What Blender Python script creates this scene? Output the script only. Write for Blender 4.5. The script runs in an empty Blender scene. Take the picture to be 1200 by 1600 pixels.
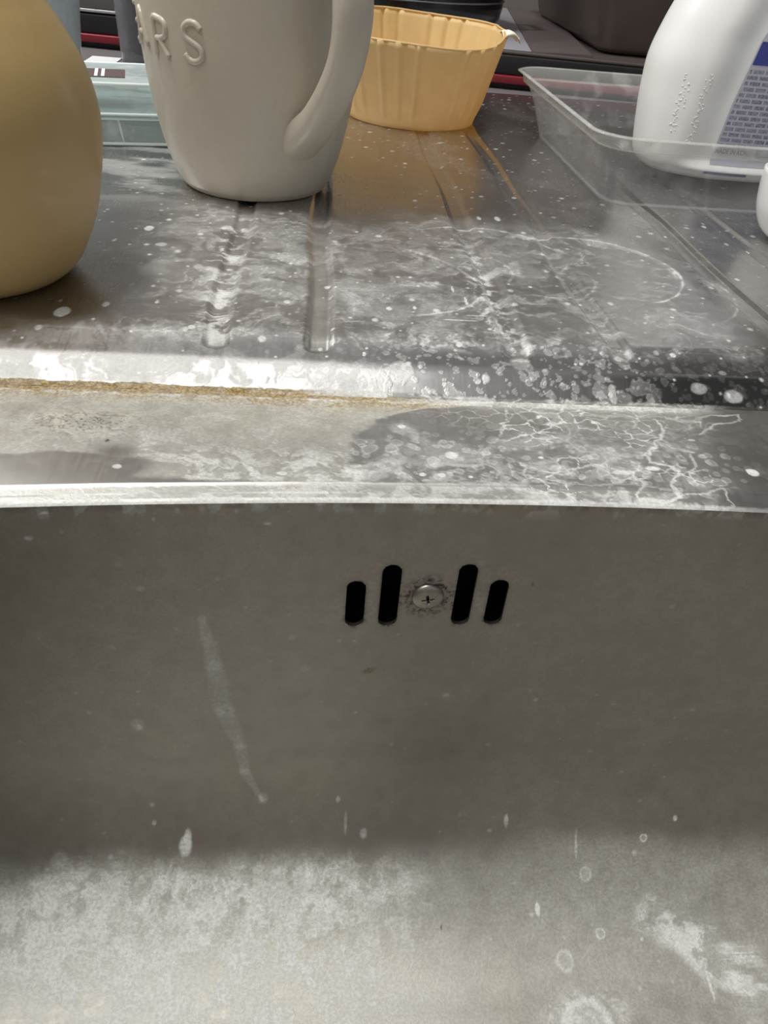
import bpy, bmesh, math, random
import numpy as np
from mathutils import Matrix, Vector

# ------------------------------------------------------------------ camera
scene = bpy.context.scene
COL = scene.collection
cam_data = bpy.data.cameras.new('camera')
cam = bpy.data.objects.new('camera', cam_data)
COL.objects.link(cam)
R_ = Vector((0.99493, -0.06545, 0.07636)).normalized()
U_ = Vector((-0.0200, 0.61531, 0.78803)).normalized()
B_ = R_.cross(U_).normalized()
cam.matrix_world = Matrix(((R_.x, U_.x, B_.x, 0), (R_.y, U_.y, B_.y, 0), (R_.z, U_.z, B_.z, 0.10), (0, 0, 0, 1)))
cam_data.sensor_fit = 'VERTICAL'
cam_data.sensor_height = 36.0
cam_data.lens = 27.0
cam_data.clip_start = 0.005
cam_data.clip_end = 20
scene.camera = cam
scene.view_settings.view_transform = 'Standard'
scene.view_settings.look = 'None'
scene.view_settings.gamma = 1
scene.view_settings.use_curve_mapping = False
scene.view_settings.exposure = 0.0

# ------------------------------------------------------------------ light
world = bpy.data.worlds.new('kitchen_air')
scene.world = world
world.use_nodes = True
wn = world.node_tree
bg = wn.nodes['Background']
bg.inputs[0].default_value = (0.93, 0.97, 1.0, 1)
# even room light; added dark lobe up right darkens the step's reflections
tcw = wn.nodes.new('ShaderNodeTexCoord')
dotn = wn.nodes.new('ShaderNodeVectorMath'); dotn.operation = 'DOT_PRODUCT'
dv = Vector((0.60, 0.06, 0.80)).normalized()
dotn.inputs[1].default_value = dv
wn.links.new(tcw.outputs['Generated'], dotn.inputs[0])
mrw = wn.nodes.new('ShaderNodeMapRange'); mrw.interpolation_type = 'SMOOTHSTEP'
mrw.inputs['From Min'].default_value = 0.86; mrw.inputs['From Max'].default_value = 0.94
mrw.inputs['To Min'].default_value = 0.40; mrw.inputs['To Max'].default_value = 0.03
wn.links.new(dotn.outputs['Value'], mrw.inputs['Value'])
wn.links.new(mrw.outputs['Result'], bg.inputs[1])

def area(name, loc, target, size, power, colour=(1, 1, 1), size_y=None):
    l = bpy.data.lights.new(name, 'AREA')
    l.energy = power
    l.color = colour
    l.size = size
    if size_y:
        l.shape = 'RECTANGLE'
        l.size_y = size_y
    o = bpy.data.objects.new(name, l)
    COL.objects.link(o)
    o.location = loc
    o.rotation_euler = (Vector(target) - Vector(loc)).to_track_quat('-Z', 'Y').to_euler()
    return o
area('ceiling_lamp', (-0.34, 0.235, 1.55), (0.0, 0.15, 0), 0.26, 18.0, (1.0, 0.99, 0.975))
area('hood_lamp', (-0.65, 0.75, 0.75), (0.0, 0.3, 0.0), 0.30, 4.0, (0.94, 0.97, 1.0))
area('front_fill', (-0.9, -0.35, 1.5), (0.05, 0.4, 0.0), 0.6, 7.0, (1.0, 0.97, 0.92))  # added fill light, brightens the fronts of bottle and mug

# ------------------------------------------------------------------ helpers
def tag(o, label=None, cat=None, group=None, kind=None):
    if label: o['label'] = label
    if cat: o['category'] = cat
    if group: o['group'] = group
    if kind: o['kind'] = kind
    return o

def thing(name, loc, label, cat, rz=0):
    o = bpy.data.objects.new(name, None)
    o.empty_display_size = 0.02
    COL.objects.link(o)
    o.location = loc
    o.rotation_euler = (0, 0, rz)
    return tag(o, label, cat)

def mesh(name, verts, faces, mat, parent=None, smooth=True):
    me = bpy.data.meshes.new(name)
    me.from_pydata([tuple(map(float, v)) for v in verts], [], [tuple(int(i) for i in f) for f in faces])
    me.update()
    if smooth:
        me.polygons.foreach_set('use_smooth', np.ones(len(me.polygons), dtype=bool))
    if mat: me.materials.append(mat)
    o = bpy.data.objects.new(name, me)
    COL.objects.link(o)
    if parent: o.parent = parent
    return o

def big_mesh(name, V, Q, mat, parent=None, attrs=None):
    me = bpy.data.meshes.new(name)
    n, q = len(V), len(Q)
    me.vertices.add(n)
    me.vertices.foreach_set('co', V.astype(np.float32).ravel())
    me.loops.add(q * 4)
    me.loops.foreach_set('vertex_index', Q.astype(np.int32).ravel())
    me.polygons.add(q)
    me.polygons.foreach_set('loop_start', np.arange(q, dtype=np.int32) * 4)
    me.polygons.foreach_set('loop_total', np.full(q, 4, dtype=np.int32))
    me.update(calc_edges=True)
    me.polygons.foreach_set('use_smooth', np.ones(q, dtype=bool))
    me.materials.append(mat)
    if attrs is not None:
        a = me.attributes.new('stain', 'FLOAT_COLOR', 'POINT')
        a.data.foreach_set('color', attrs.astype(np.float32).ravel())
    o = bpy.data.objects.new(name, me)
    COL.objects.link(o)
    if parent: o.parent = parent
    return o

def grid_quads(nr, nc, wrap=False):
    r = np.arange(nr - 1)[:, None]
    m = nc if wrap else nc - 1
    c = np.arange(m)[None, :]
    c2 = (c + 1) % nc
    q = np.stack([r * nc + c, r * nc + c2, (r + 1) * nc + c2, (r + 1) * nc + c], -1)
    return q.reshape(-1, 4)

def smooth_prof(prof, n=6):
    """Catmull-Rom through profile points"""
    P = [np.array(p, float) for p in prof]
    P = [2 * P[0] - P[1]] + P + [2 * P[-1] - P[-2]]
    out = []
    for i in range(1, len(P) - 2):
        for k in range(n):
            t = k / n
            out.append(0.5 * ((2 * P[i]) + (P[i + 1] - P[i - 1]) * t + (2 * P[i - 1] - 5 * P[i] + 4 * P[i + 1] - P[i + 2]) * t * t
                              + (-P[i - 1] + 3 * P[i] - 3 * P[i + 1] + P[i + 2]) * t ** 3))
    out.append(P[-2])
    return out

def lathe(name, prof, mat, parent=None, segs=96, radial=None, sy=1.0, caps=True):
    V, F = [], []
    n = len(prof)
    for (r, z) in prof:
        for k in range(segs):
            a = 2 * math.pi * k / segs
            rr = r if radial is None else radial(a, r, z)
            V.append((rr * math.cos(a), rr * math.sin(a) * sy, z))
    for i in range(n - 1):
        for k in range(segs):
            k2 = (k + 1) % segs
            F.append((i * segs + k, i * segs + k2, (i + 1) * segs + k2, (i + 1) * segs + k))
    if caps:
        F.append(tuple(reversed(range(segs))))
        F.append(tuple((n - 1) * segs + k for k in range(segs)))
    return mesh(name, V, F, mat, parent)

def tube_geo(path, rad, V, F, segs=10, closed=False):
    P = [Vector(p) for p in path]
    n = len(P)
    base = len(V)
    up = None
    for i, p in enumerate(P):
        if closed: t = P[(i + 1) % n] - P[i - 1]
        else: t = P[min(i + 1, n - 1)] - P[max(i - 1, 0)]
        t.normalize()
        if up is None:
            up = t.orthogonal().normalized()
        else:
            up = (up - t * up.dot(t)).normalized()
        w = t.cross(up)
        r = rad[i] if hasattr(rad, '__len__') else rad
        for k in range(segs):
            a = 2 * math.pi * k / segs
            V.append(tuple(p + (up * math.cos(a) + w * math.sin(a)) * r))
    m = n if closed else n - 1
    for i in range(m):
        j = (i + 1) % n
        for k in range(segs):
            k2 = (k + 1) % segs
            F.append((base + i * segs + k, base + i * segs + k2, base + j * segs + k2, base + j * segs + k))
    if not closed:
        F.append(tuple(base + k for k in reversed(range(segs))))
        F.append(tuple(base + (n - 1) * segs + k for k in range(segs)))

def tube(name, path, rad, mat, parent=None, segs=10, closed=False):
    V, F = [], []
    tube_geo(path, rad, V, F, segs, closed)
    return mesh(name, V, F, mat, parent)

def box(name, lo, hi, mat, parent=None, bevel=0.0, segs=3):
    bm = bmesh.new()
    bmesh.ops.create_cube(bm, size=1)
    for v in bm.verts:
        v.co = Vector([(lo[i] + hi[i]) / 2 + v.co[i] * (hi[i] - lo[i]) for i in range(3)])
    if bevel:
        bmesh.ops.bevel(bm, geom=bm.edges[:], offset=bevel, segments=segs, affect='EDGES', profile=0.5)
    me = bpy.data.meshes.new(name)
    bm.to_mesh(me)
    bm.free()
    if mat: me.materials.append(mat)
    if bevel:
        for p in me.polygons: p.use_smooth = True
        me.set_sharp_from_angle(angle=math.radians(50))
    o = bpy.data.objects.new(name, me)
    COL.objects.link(o)
    if parent: o.parent = parent
    return o

# ------------------------------------------------------------------ materials
def nt(name):
    m = bpy.data.materials.new(name)
    m.use_nodes = True
    n = m.node_tree.nodes
    return m, n, m.node_tree.links, n['Principled BSDF'], n['Material Output']

def plain(name, col, rough=0.5, metal=0.0, noise=0.0, nscale=60, bump=0.0, coat=0.0, sss=0.0, spec=0.5, bscale=None):
    m, n, l, b, out = nt(name)
    b.inputs['Base Color'].default_value = (*col, 1)
    b.inputs['Roughness'].default_value = rough
    b.inputs['Metallic'].default_value = metal
    b.inputs['Coat Weight'].default_value = coat
    b.inputs['Coat Roughness'].default_value = 0.12
    b.inputs['Specular IOR Level'].default_value = spec
    if sss:
        b.inputs['Subsurface Weight'].default_value = sss
        b.inputs['Subsurface Radius'].default_value = (0.01, 0.007, 0.004)
        b.inputs['Subsurface Scale'].default_value = 1.0
    tc = n.new('ShaderNodeTexCoord')
    if noise:
        t = n.new('ShaderNodeTexNoise')
        t.inputs['Scale'].default_value = nscale
        t.inputs['Detail'].default_value = 5
        l.new(tc.outputs['Object'], t.inputs['Vector'])
        mx = n.new('ShaderNodeMix'); mx.data_type = 'RGBA'
        mx.inputs['A'].default_value = (*[c * (1 - noise) for c in col], 1)
        mx.inputs['B'].default_value = (*[min(1, c * (1 + noise)) for c in col], 1)
        l.new(t.outputs['Fac'], mx.inputs['Factor'])
        l.new(mx.outputs['Result'], b.inputs['Base Color'])
    if bump:
        t2 = n.new('ShaderNodeTexNoise')
        t2.inputs['Scale'].default_value = bscale or nscale * 4
        t2.inputs['Detail'].default_value = 3
        l.new(tc.outputs['Object'], t2.inputs['Vector'])
        bp = n.new('ShaderNodeBump')
        bp.inputs['Strength'].default_value = bump
        bp.inputs['Distance'].default_value = 0.0005
        l.new(t2.outputs['Fac'], bp.inputs['Height'])
        l.new(bp.outputs['Normal'], b.inputs['Normal'])
    return m

def clear(name, tint=(0.95, 0.97, 0.97), body=(0.7, 0.75, 0.75), base=0.06, edge=0.55, rough=0.12, noise=0.0):
    """thin clear plastic: mostly see-through, hazier where seen edge-on"""
    m, n, l, b, out = nt(name)
    b.inputs['Base Color'].default_value = (*body, 1)
    b.inputs['Roughness'].default_value = rough
    b.inputs['Specular IOR Level'].default_value = 0.8
    tr = n.new('ShaderNodeBsdfTransparent')
    tr.inputs['Color'].default_value = (*tint, 1)
    lw = n.new('ShaderNodeLayerWeight')
    lw.inputs['Blend'].default_value = 0.35
    mr = n.new('ShaderNodeMapRange')
    mr.inputs['To Min'].default_value = base
    mr.inputs['To Max'].default_value = edge
    l.new(lw.outputs['Facing'], mr.inputs['Value'])
    fac = mr.outputs['Result']
    if noise:
        tc = n.new('ShaderNodeTexCoord')
        t = n.new('ShaderNodeTexNoise')
        t.inputs['Scale'].default_value = 90
        t.inputs['Detail'].default_value = 6
        l.new(tc.outputs['Object'], t.inputs['Vector'])
        r2 = n.new('ShaderNodeMapRange')
        r2.inputs['From Min'].default_value = 0.5
        r2.inputs['From Max'].default_value = 0.75
        r2.inputs['To Max'].default_value = noise
        l.new(t.outputs['Fac'], r2.inputs['Value'])
        ad = n.new('ShaderNodeMath'); ad.operation = 'ADD'; ad.use_clamp = True
        l.new(fac, ad.inputs[0]); l.new(r2.outputs['Result'], ad.inputs[1])
        fac = ad.outputs[0]
    mix = n.new('ShaderNodeMixShader')
    l.new(fac, mix.inputs[0])
    l.new(tr.outputs[0], mix.inputs[1])
    l.new(b.outputs[0], mix.inputs[2])
    l.new(mix.outputs[0], out.inputs['Surface'])
    return m

def stained_steel(name, brush=(1, 0.05, 0.05), base=(0.47, 0.455, 0.44), r0=0.30):
    """steel; attribute 'stain': R dried lime and painted brightness, G ochre grease, B dark grime, A polish"""
    m, n, l, b, out = nt(name)
    tc = n.new('ShaderNodeTexCoord')
    at = n.new('ShaderNodeAttribute'); at.attribute_name = 'stain'
    sp = n.new('ShaderNodeSeparateColor')
    l.new(at.outputs['Color'], sp.inputs[0])
    def noise(scale, detail=6, rough=0.6, vec=None):
        t = n.new('ShaderNodeTexNoise')
        t.inputs['Scale'].default_value = scale
        t.inputs['Detail'].default_value = detail
        t.inputs['Roughness'].default_value = rough
        l.new(vec or tc.outputs['Object'], t.inputs['Vector'])
        return t.outputs['Fac']
    def math_(op, a, c, clamp=False):
        q = n.new('ShaderNodeMath'); q.operation = op; q.use_clamp = clamp
        for i, v in enumerate((a, c)):
            if isinstance(v, (int, float)): q.inputs[i].default_value = v
            else: l.new(v, q.inputs[i])
        return q.outputs[0]
    def rng(v, a, b_, c, d):
        q = n.new('ShaderNodeMapRange')
        q.inputs['From Min'].default_value = a; q.inputs['From Max'].default_value = b_
        q.inputs['To Min'].default_value = c; q.inputs['To Max'].default_value = d
        l.new(v, q.inputs['Value'])
        return q.outputs['Result']
    def mixc(f, a, c):
        q = n.new('ShaderNodeMix'); q.data_type = 'RGBA'
        l.new(f, q.inputs['Factor'])
        for k, v in (('A', a), ('B', c)):
            if isinstance(v, tuple): q.inputs[k].default_value = (*v, 1)
            else: l.new(v, q.inputs[k])
        return q.outputs['Result']
    mp = n.new('ShaderNodeMapping')
    mp.inputs['Scale'].default_value = brush
    l.new(tc.outputs['Object'], mp.inputs['Vector'])
    streak = noise(1400, 3, 0.6, mp.outputs[0])
    fine = noise(1100, 4, 0.7)
    mid = noise(160, 6, 0.65)
    # lime opacity broken up by fine noise
    lime = math_('MULTIPLY', sp.outputs[0], rng(fine, 0.3, 0.7, 0.85, 1.15), True)
    lime = math_('MULTIPLY', lime, rng(mid, 0.25, 0.7, 0.7, 1.15), True)
    yel = math_('MULTIPLY', sp.outputs[1], rng(mid, 0.3, 0.65, 0.7, 1.15), True)
    drk = math_('MULTIPLY', sp.outputs[2], rng(fine, 0.35, 0.6, 0.5, 1.2), True)
    steel = mixc(rng(mid, 0.3, 0.7, 0, 1), tuple(c * 0.93 for c in base), tuple(c * 1.07 for c in base))
    limec = mixc(rng(fine, 0.4, 0.62, 0, 1), (0.60, 0.60, 0.57), (0.74, 0.74, 0.70))
    yelc = mixc(rng(sp.outputs[1], 0.55, 0.8, 0, 1), mixc(rng(fine, 0.4, 0.6, 0, 1), (0.35, 0.31, 0.19), (0.43, 0.395, 0.265)),
                mixc(rng(fine, 0.42, 0.6, 0, 1), (0.20, 0.115, 0.03), (0.46, 0.34, 0.13)))
    c = mixc(yel, steel, yelc)
    c = mixc(lime, c, limec)
    c = mixc(drk, c, (0.035, 0.028, 0.02))
    l.new(c, b.inputs['Base Color'])
    cover = math_('MAXIMUM', math_('MAXIMUM', lime, yel), drk)
    l.new(math_('SUBTRACT', 0.97, math_('MULTIPLY', cover, 0.97), True), b.inputs['Metallic'])
    rr = math_('ADD', rng(streak, 0.3, 0.7, r0 - 0.02, r0 + 0.02), math_('MULTIPLY', cover, 0.35))
    rr = math_('SUBTRACT', rr, math_('MULTIPLY', at.outputs['Alpha'], 0.18), True)
    l.new(rr, b.inputs['Roughness'])
    h = math_('ADD', math_('MULTIPLY', streak, 0.015), math_('MULTIPLY', lime, math_('ADD', 0.5, fine)))
    bp = n.new('ShaderNodeBump')
    bp.inputs['Strength'].default_value = 0.5
    bp.inputs['Distance'].default_value = 0.00018
    l.new(h, bp.inputs['Height'])
    l.new(bp.outputs['Normal'], b.inputs['Normal'])
    return m

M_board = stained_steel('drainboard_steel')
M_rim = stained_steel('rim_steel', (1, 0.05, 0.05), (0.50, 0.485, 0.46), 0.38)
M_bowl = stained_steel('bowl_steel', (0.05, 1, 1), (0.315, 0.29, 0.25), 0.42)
M_dark = plain('black_plastic', (0.012, 0.011, 0.012), 0.35)
M_void = plain('overflow_black', (0.004, 0.004, 0.006), 0.7)

# ------------------------------------------------------------------ noise in numpy for stains
def hash2(ix, iy, seed=0):
    h = (ix.astype(np.int64) * 374761393 + iy.astype(np.int64) * 668265263 + seed * 974634777) & 0xffffffff
    h = ((h ^ (h >> 13)) * 1274126177) & 0xffffffff
    return ((h ^ (h >> 16)) & 0xffffff) / float(0xffffff)
def vnoise(x, y, seed=0):
    ix = np.floor(x); iy = np.floor(y)
    fx = x - ix; fy = y - iy
    fx = fx * fx * (3 - 2 * fx); fy = fy * fy * (3 - 2 * fy)
    a = hash2(ix, iy, seed); b = hash2(ix + 1, iy, seed)
    c = hash2(ix, iy + 1, seed); d = hash2(ix + 1, iy + 1, seed)
    return (a * (1 - fx) + b * fx) * (1 - fy) + (c * (1 - fx) + d * fx) * fy
def fbm(x, y, seed=0, o=5, g=0.55):
    s = 0; a = 1; t = 0
    for i in range(o):
        s = s + a * vnoise(x * 2 ** i, y * 2 ** i, seed + i * 7); t += a; a *= g
    return s / t
def worley(x, y, seed=0, dens=1.0):
    ix = np.floor(x); iy = np.floor(y)
    f1 = np.full(x.shape, 9.0); f2 = np.full(x.shape, 9.0); idv = np.zeros(x.shape)
    for dx in (-1, 0, 1):
        for dy in (-1, 0, 1):
            cx = ix + dx; cy = iy + dy
            px = cx + hash2(cx, cy, seed); py = cy + hash2(cx, cy, seed + 5)
            live = hash2(cx, cy, seed + 9) < dens
            d = np.where(live, np.hypot(px - x, py - y), 9.0)
            nid = hash2(cx, cy, seed + 13)
            closer = d < f1
            f2 = np.where(closer, f1, np.minimum(f2, d))
            idv = np.where(closer, nid, idv)
            f1 = np.where(closer, d, f1)
    return f1, f2, idv
def ss(a, b, x):
    t = np.clip((x - a) / (b - a), 0, 1)
    return t * t * (3 - 2 * t)
def band(x, c, w):
    return np.exp(-((x - c) / w) ** 2)

# ------------------------------------------------------------------ the sink
FOOT_Y, RIM_Z = 0.1918, -0.008
BR, BZC, DRAFT, EZ = 0.055, -0.105, 0.02, -0.0095
def back_edge(x): return 0.1447 - 0.34 * (x - 0.055) ** 2

sink = thing('kitchen_sink', (0, 0, 0), 'stainless steel sink with ribbed drainboard, grey bowl wall and overflow slots, limescale stained', 'sink')

GROOVES = [(-0.028, 0.0045, 0.0013), (0.0025, 0.0048, 0.0016), (0.063, 0.0050, 0.0013), (0.0945, 0.0042, 0.0011), (0.155, 0.0052, 0.0013), (0.186, 0.0045, 0.0012)]

def board_height(x, y):
    z = 0
    for k in (-1, -0.5, 0, 0.5, 1):
        z = z + np.interp(y + k * 0.0014, [0, FOOT_Y + 0.0018, 0.1995, 0.2020, 0.2145, 0.2152, 9], [RIM_Z, RIM_Z, -0.0042, -0.0031, -0.0003, 0, 0]) / 5
    z = RIM_Z + (z - RIM_Z) * ss(FOOT_Y - 0.0005, FOOT_Y + 0.0015, y)
    g = 0
    for gx, hw, dp in GROOVES:
        xw = gx + 0.0006 * np.sin(y * 55 + gx * 90)
        k = 1 - ss(hw * 0.45, hw, np.abs(x - xw))
        end = ss(0.2085, 0.2115, y - 0.0022 * (1 - np.minimum(1, np.abs(x - xw) / hw) ** 2) * -1) * (1 - ss(0.60, 0.615, y))
        g = g + k * end * dp
    z = z - g
    z = z + 0.0003 * (fbm(x * 40, y * 40, 3, 3) - 0.5)
    return z

def board_stain(x, y):
    lime = np.zeros(x.shape); yel = np.zeros(x.shape); drk = np.zeros(x.shape); pol = np.zeros(x.shape)
    wx = fbm(x * 60, y * 60, 11) - 0.5; wy = fbm(x * 60, y * 60, 23) - 0.5
    n1 = fbm(x * 45 + wx * 2.5, y * 60 + wy * 2.5, 31, 6)
    n2 = fbm(x * 160 + wx * 6, y * 200 + wy * 6, 47, 5, 0.65)
    # milky film smeared over the front half of the board
    edge = 0.333 + 0.014 * (fbm(x * 60, y * 10, 5) - 0.5) * 2 - 0.03 * ss(0.10, 0.16, x)
    zone = (1 - ss(-0.012, 0.014, y - edge)) * ss(0.207, 0.214, y) * ss(-0.075, -0.035, x + 0.02 * (n1 - 0.5)) * (1 - ss(0.132, 0.15, x + 0.02 * (n1 - 0.5)))
    lime += zone * (0.12 + 0.20 * ss(0.38, 0.66, n1) + 0.22 * ss(0.45, 0.75, n2))
    # wiped swirls: thin curved lines
    sw = fbm(x * 22 + wx * 1.2, y * 34 + wy * 1.2, 61, 3)
    for q in (0.36, 0.44, 0.5, 0.56, 0.63):
        lime += zone * 0.28 * band(sw, q, 0.0035) * ss(0.38, 0.6, n2)
    # fainter wash behind, streaks left of the mug
    back = ss(0.33, 0.35, y) * (1 - ss(0.42, 0.5, y)) * (1 - ss(-0.06, -0.02, x))
    lime += back * 0.35 * ss(0.4, 0.65, fbm(x * 40, y * 110, 71))
    lime += 0.06 * ss(0.5, 0.7, fbm(x * 30, y * 30, 77)) * ss(0.22, 0.25, y)
    # lime caked in the grooves near the step
    for gx, a, y0, y1 in ((-0.030, 0.75, 0.207, 0.33), (0.0605, 0.75, 0.212, 0.31), (0.0945, 0.25, 0.212, 0.26), (0.150, 0.25, 0.25, 0.37), (0.153, 0.2, 0.23, 0.3)):
        lime += a * band(x + 0.004 * wx, gx, 0.0042) * ss(y0, y0 + 0.012, y) * (1 - ss(y1 - 0.03, y1, y)) * ss(0.40, 0.62, n2)
    gr = band(x, 0.0025, 0.0045) * ss(0.207, 0.214, y) * (1 - ss(0.30, 0.33, y))
    lime *= 1 - 0.55 * gr
    yel += 0.28 * gr
    yel += 0.22 * band(x, -0.029, 0.005) * ss(0.209, 0.214, y) * (1 - ss(0.28, 0.30, y))
    yel += 0.20 * band(x, 0.152, 0.003) * ss(0.24, 0.26, y) * (1 - ss(0.35, 0.37, y))
    # cup rings
    for cx, cy, r, a0, a1, s, w in ((0.105, 0.2830, 0.0350, -60, 115, 0.75, 0.00045), (0.105, 0.283, 0.0335, -30, 60, 0.25, 0.0012),
                                    (0.0650, 0.288, 0.036, 20, 120, 0.45, 0.0006), (0.118, 0.268, 0.037, -50, 10, 0.35, 0.0005),
                                    (0.0300, 0.262, 0.030, -80, 10, 0.4, 0.0005), (0.052, 0.275, 0.021, -30, 80, 0.35, 0.0005),
                                    (0.01, 0.25, 0.05, -10, 60, 0.25, 0.0006), (0.085, 0.27, 0.018, -120, 60, 0.22, 0.0006)):
        ang = np.degrees(np.arctan2(y - cy, x - cx))
        d = np.abs(np.hypot(x - cx, y - cy) - r - 0.0012 * (fbm(ang / 14, ang * 0, 81) - 0.5))
        k = np.exp(-(d / w) ** 2) * ss(a0 - 12, a0 + 8, ang) * (1 - ss(a1 - 8, a1 + 12, ang))
        lime += s * k * (0.4 + 0.9 * ss(0.35, 0.6, n2))
    wob = fbm(x * 330, y * 330, 33, 3) - 0.5; wob2 = fbm(x * 330, y * 330, 35, 3) - 0.5
    # dried droplets on the step face
    front = 1 - ss(0.214, 0.222, y)
    for sc, sd, dn, rr in ((300, 101, 0.55, 0.42), (190, 103, 0.55, 0.46), (520, 107, 0.45, 0.36)):
        f1, f2, idv = worley(x * sc + wx * 1.0 + wob * 0.7, y * sc * 0.9 + wy * 1.0 + wob2 * 0.7, sd, dn)
        R = rr * (0.35 + 0.65 * idv)
        blob = 1 - ss(R * 0.86, R, f1)
        ring = band(f1, R * 0.9, 0.05)
        xs = ss(0.0, 0.03, x + 0.05 * (n1 - 0.5)) * (1 - 0.82 * ss(0.085, 0.115, x))
        lime += front * (0.12 + 0.88 * xs) * (0.22 * blob * (0.4 + 1.0 * n2) + 0.13 * ring * (n2 > 0.45))
    # dirty wash over the step's left; its pale low band evens out the highlight
    left = front * (1 - ss(0.0, 0.04, x))
    lime += left * (0.05 + 0.16 * ss(0.4, 0.62, n2)) * (1 - 0.4 * ss(0.202, 0.206, y))
    pol -= left * 0.8 * (1 - ss(0.2015, 0.2045, y))
    lime += left * (0.25 + 0.30 * n2) * ss(-0.001, 0.002, 0.2025 - y) * ss(0.35, 0.6, n2)
    # dark joint dirt
    for bx, by, rx, ry, s in SPOTS_B:
        d = np.hypot((x - bx) / rx, (y - by) / ry) * (1 + 0.5 * (n2 - 0.5))
        lime += s * (1 - ss(0.75, 1.05, d))
    # small random flecks
    for sc, sd, dn in ((55, 201, 0.5), (95, 203, 0.4), (150, 207, 0.3)):
        f1, f2, idv = worley(x * sc, y * sc * 0.8, sd, dn)
        lime += 0.8 * (1 - ss(0.03, 0.06 + 0.03 * idv, f1)) * (0.3 + 0.7 * idv)
    # ochre grease line at the foot of the step
    lx = 1 - ss(-0.020, 0.030, x + 0.01 * (n1 - 0.5))
    w = 0.1943 + 0.0006 * (n2 - 0.5) * 4 - 0.0008 * ss(0.0, 0.05, x)
    creas = 1 - ss(w - 0.0004, w + 0.0004, y)
    rt = 1 - ss(0.112, 0.125, x + 0.012 * (n1 - 0.5))
    yel += creas * rt * (0.30 + 0.7 * lx)
    lime *= 1 - 0.85 * creas * lx
    lime += creas * rt * (0.08 + 0.47 * (1 - lx)) * ss(0.38, 0.55, n2)
    drk += 0.35 * creas * lx * ss(0.56, 0.70, fbm(x * 300, y * 900, 91))
    pol += ss(0.085, 0.12, x) * front * 1.0 + 0.25 * (1 - zone) * ss(0.22, 0.24, y)
    return np.stack([np.clip(lime, 0, 1), np.clip(yel, 0, 1), np.clip(drk, 0, 1), np.clip(pol, -1, 1)], -1)

SPOTS_B = [(-0.0740, 0.2226, .0024, .0040, 1.0), (-0.0629, 0.2296, .0011, .0020, .8), (-0.0481, 0.2328, .0006, .001, .7),
           (-0.0621, 0.3008, .0018, .003, .7), (-0.0549, 0.2842, .002, .002, .4), (0.0249, 0.2361, .0008, .0015, 1), (0.0334, 0.2376, .0006, .0012, 1),
           (0.0156, 0.2070, .0006, .0010, 1), (0.0447, 0.2131, .0009, .0014, .9), (0.1534, 0.3304, .0007, .0014, 1), (0.1631, 0.2791, .0010, .0014, 1),
           (0.0712, 0.3376, .0010, .0028, .7), (0.0795, 0.3382, .0014, .0035, .7), (0.1842, 0.3158, .0012, .0020, .8), (0.1763, 0.3439, .0010, .002, .7), (0.1770, 0.3211, .0009, .002, .6),
           (0.0516, 0.2455, .0005, .004, .9), (0.0483, 0.2551, .0004, .003, .7), (0.1122, 0.2121, .0010, .0012, .8), (0.1777, 0.3487, .0006, .002, .6),
           (-0.0353, 0.2162, .0012, .0012, .9), (0.1165, 0.1985, .0028, .0018, .45), (0.1270, 0.1965, .0034, .0022, .5), (0.1257, 0.2046, .0014, .0012, .4),
           (0.0893, 0.1957, .0012, .0035, .5), (0.0108, 0.1956, .0030, .0024, .55), (0.0623, 0.2059, .0034, .0040, .3), (0.0263, 0.2009, .0040, .004, .4),
           (0.0475, 0.2296, .0060, .0005, .5), (0.0534, 0.2337, .0040, .0005, .5)]

def fan(rows_y, dense_n, k=1.14):
    """columns fan out with distance so the mesh density follows what is seen"""
    cols = []
    t = np.concatenate([np.linspace(-1, 1, dense_n)])
    for y in rows_y:
        dist = math.hypot(y, 0.105)
        hwL = 0.50 * dist * k; hwR = 0.52 * dist * k + 0.015 + 0.06 * y
        xl = -hwL * np.ones(1); xr = hwR
        mid = np.interp(t, [-1, 1], [-hwL, hwR])
        left = np.linspace(-0.47, -hwL, 9)[:-1]
        right = np.linspace(hwR, 0.52, 9)[1:]
        cols.append(np.concatenate([left, mid, right]))
    return np.array(cols)

def build_board():
    ys = [FOOT_Y]
    while ys[-1] < 0.216: ys.append(ys[-1] + 0.00022)
    while ys[-1] < 0.652: ys.append(ys[-1] + 0.0003 * (ys[-1] / 0.216) ** 1.7)
    ys = np.array(ys)
    X = fan(ys, 760)
    Y = np.repeat(ys[:, None], X.shape[1], 1)
    Z = board_height(X, Y)
    # rolled back edge
    Yb_ = np.array([[0.654], [0.655], [0.655]]) * np.ones((1, X.shape[1]))
    Zb = np.array([[-0.0004], [-0.002], [-0.006]]) * np.ones((1, X.shape[1]))
    Xb = np.repeat(X[-1:], 3, 0)
    S = board_stain(X, Y)
    Sb = np.repeat(S[-1:], 3, 0)
    X = np.vstack([X, Xb]); Y = np.vstack([Y, Yb_]); Z = np.vstack([Z, Zb]); S = np.concatenate([S, Sb], 0)
    V = np.stack([X.ravel(), Y.ravel(), Z.ravel()], -1)
    o = big_mesh('drainboard', V, grid_quads(*X.shape), M_board, sink, S.reshape(-1, 4))
    o['label'] = 'ribbed drainboard with milky limescale film'
build_board()

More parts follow.
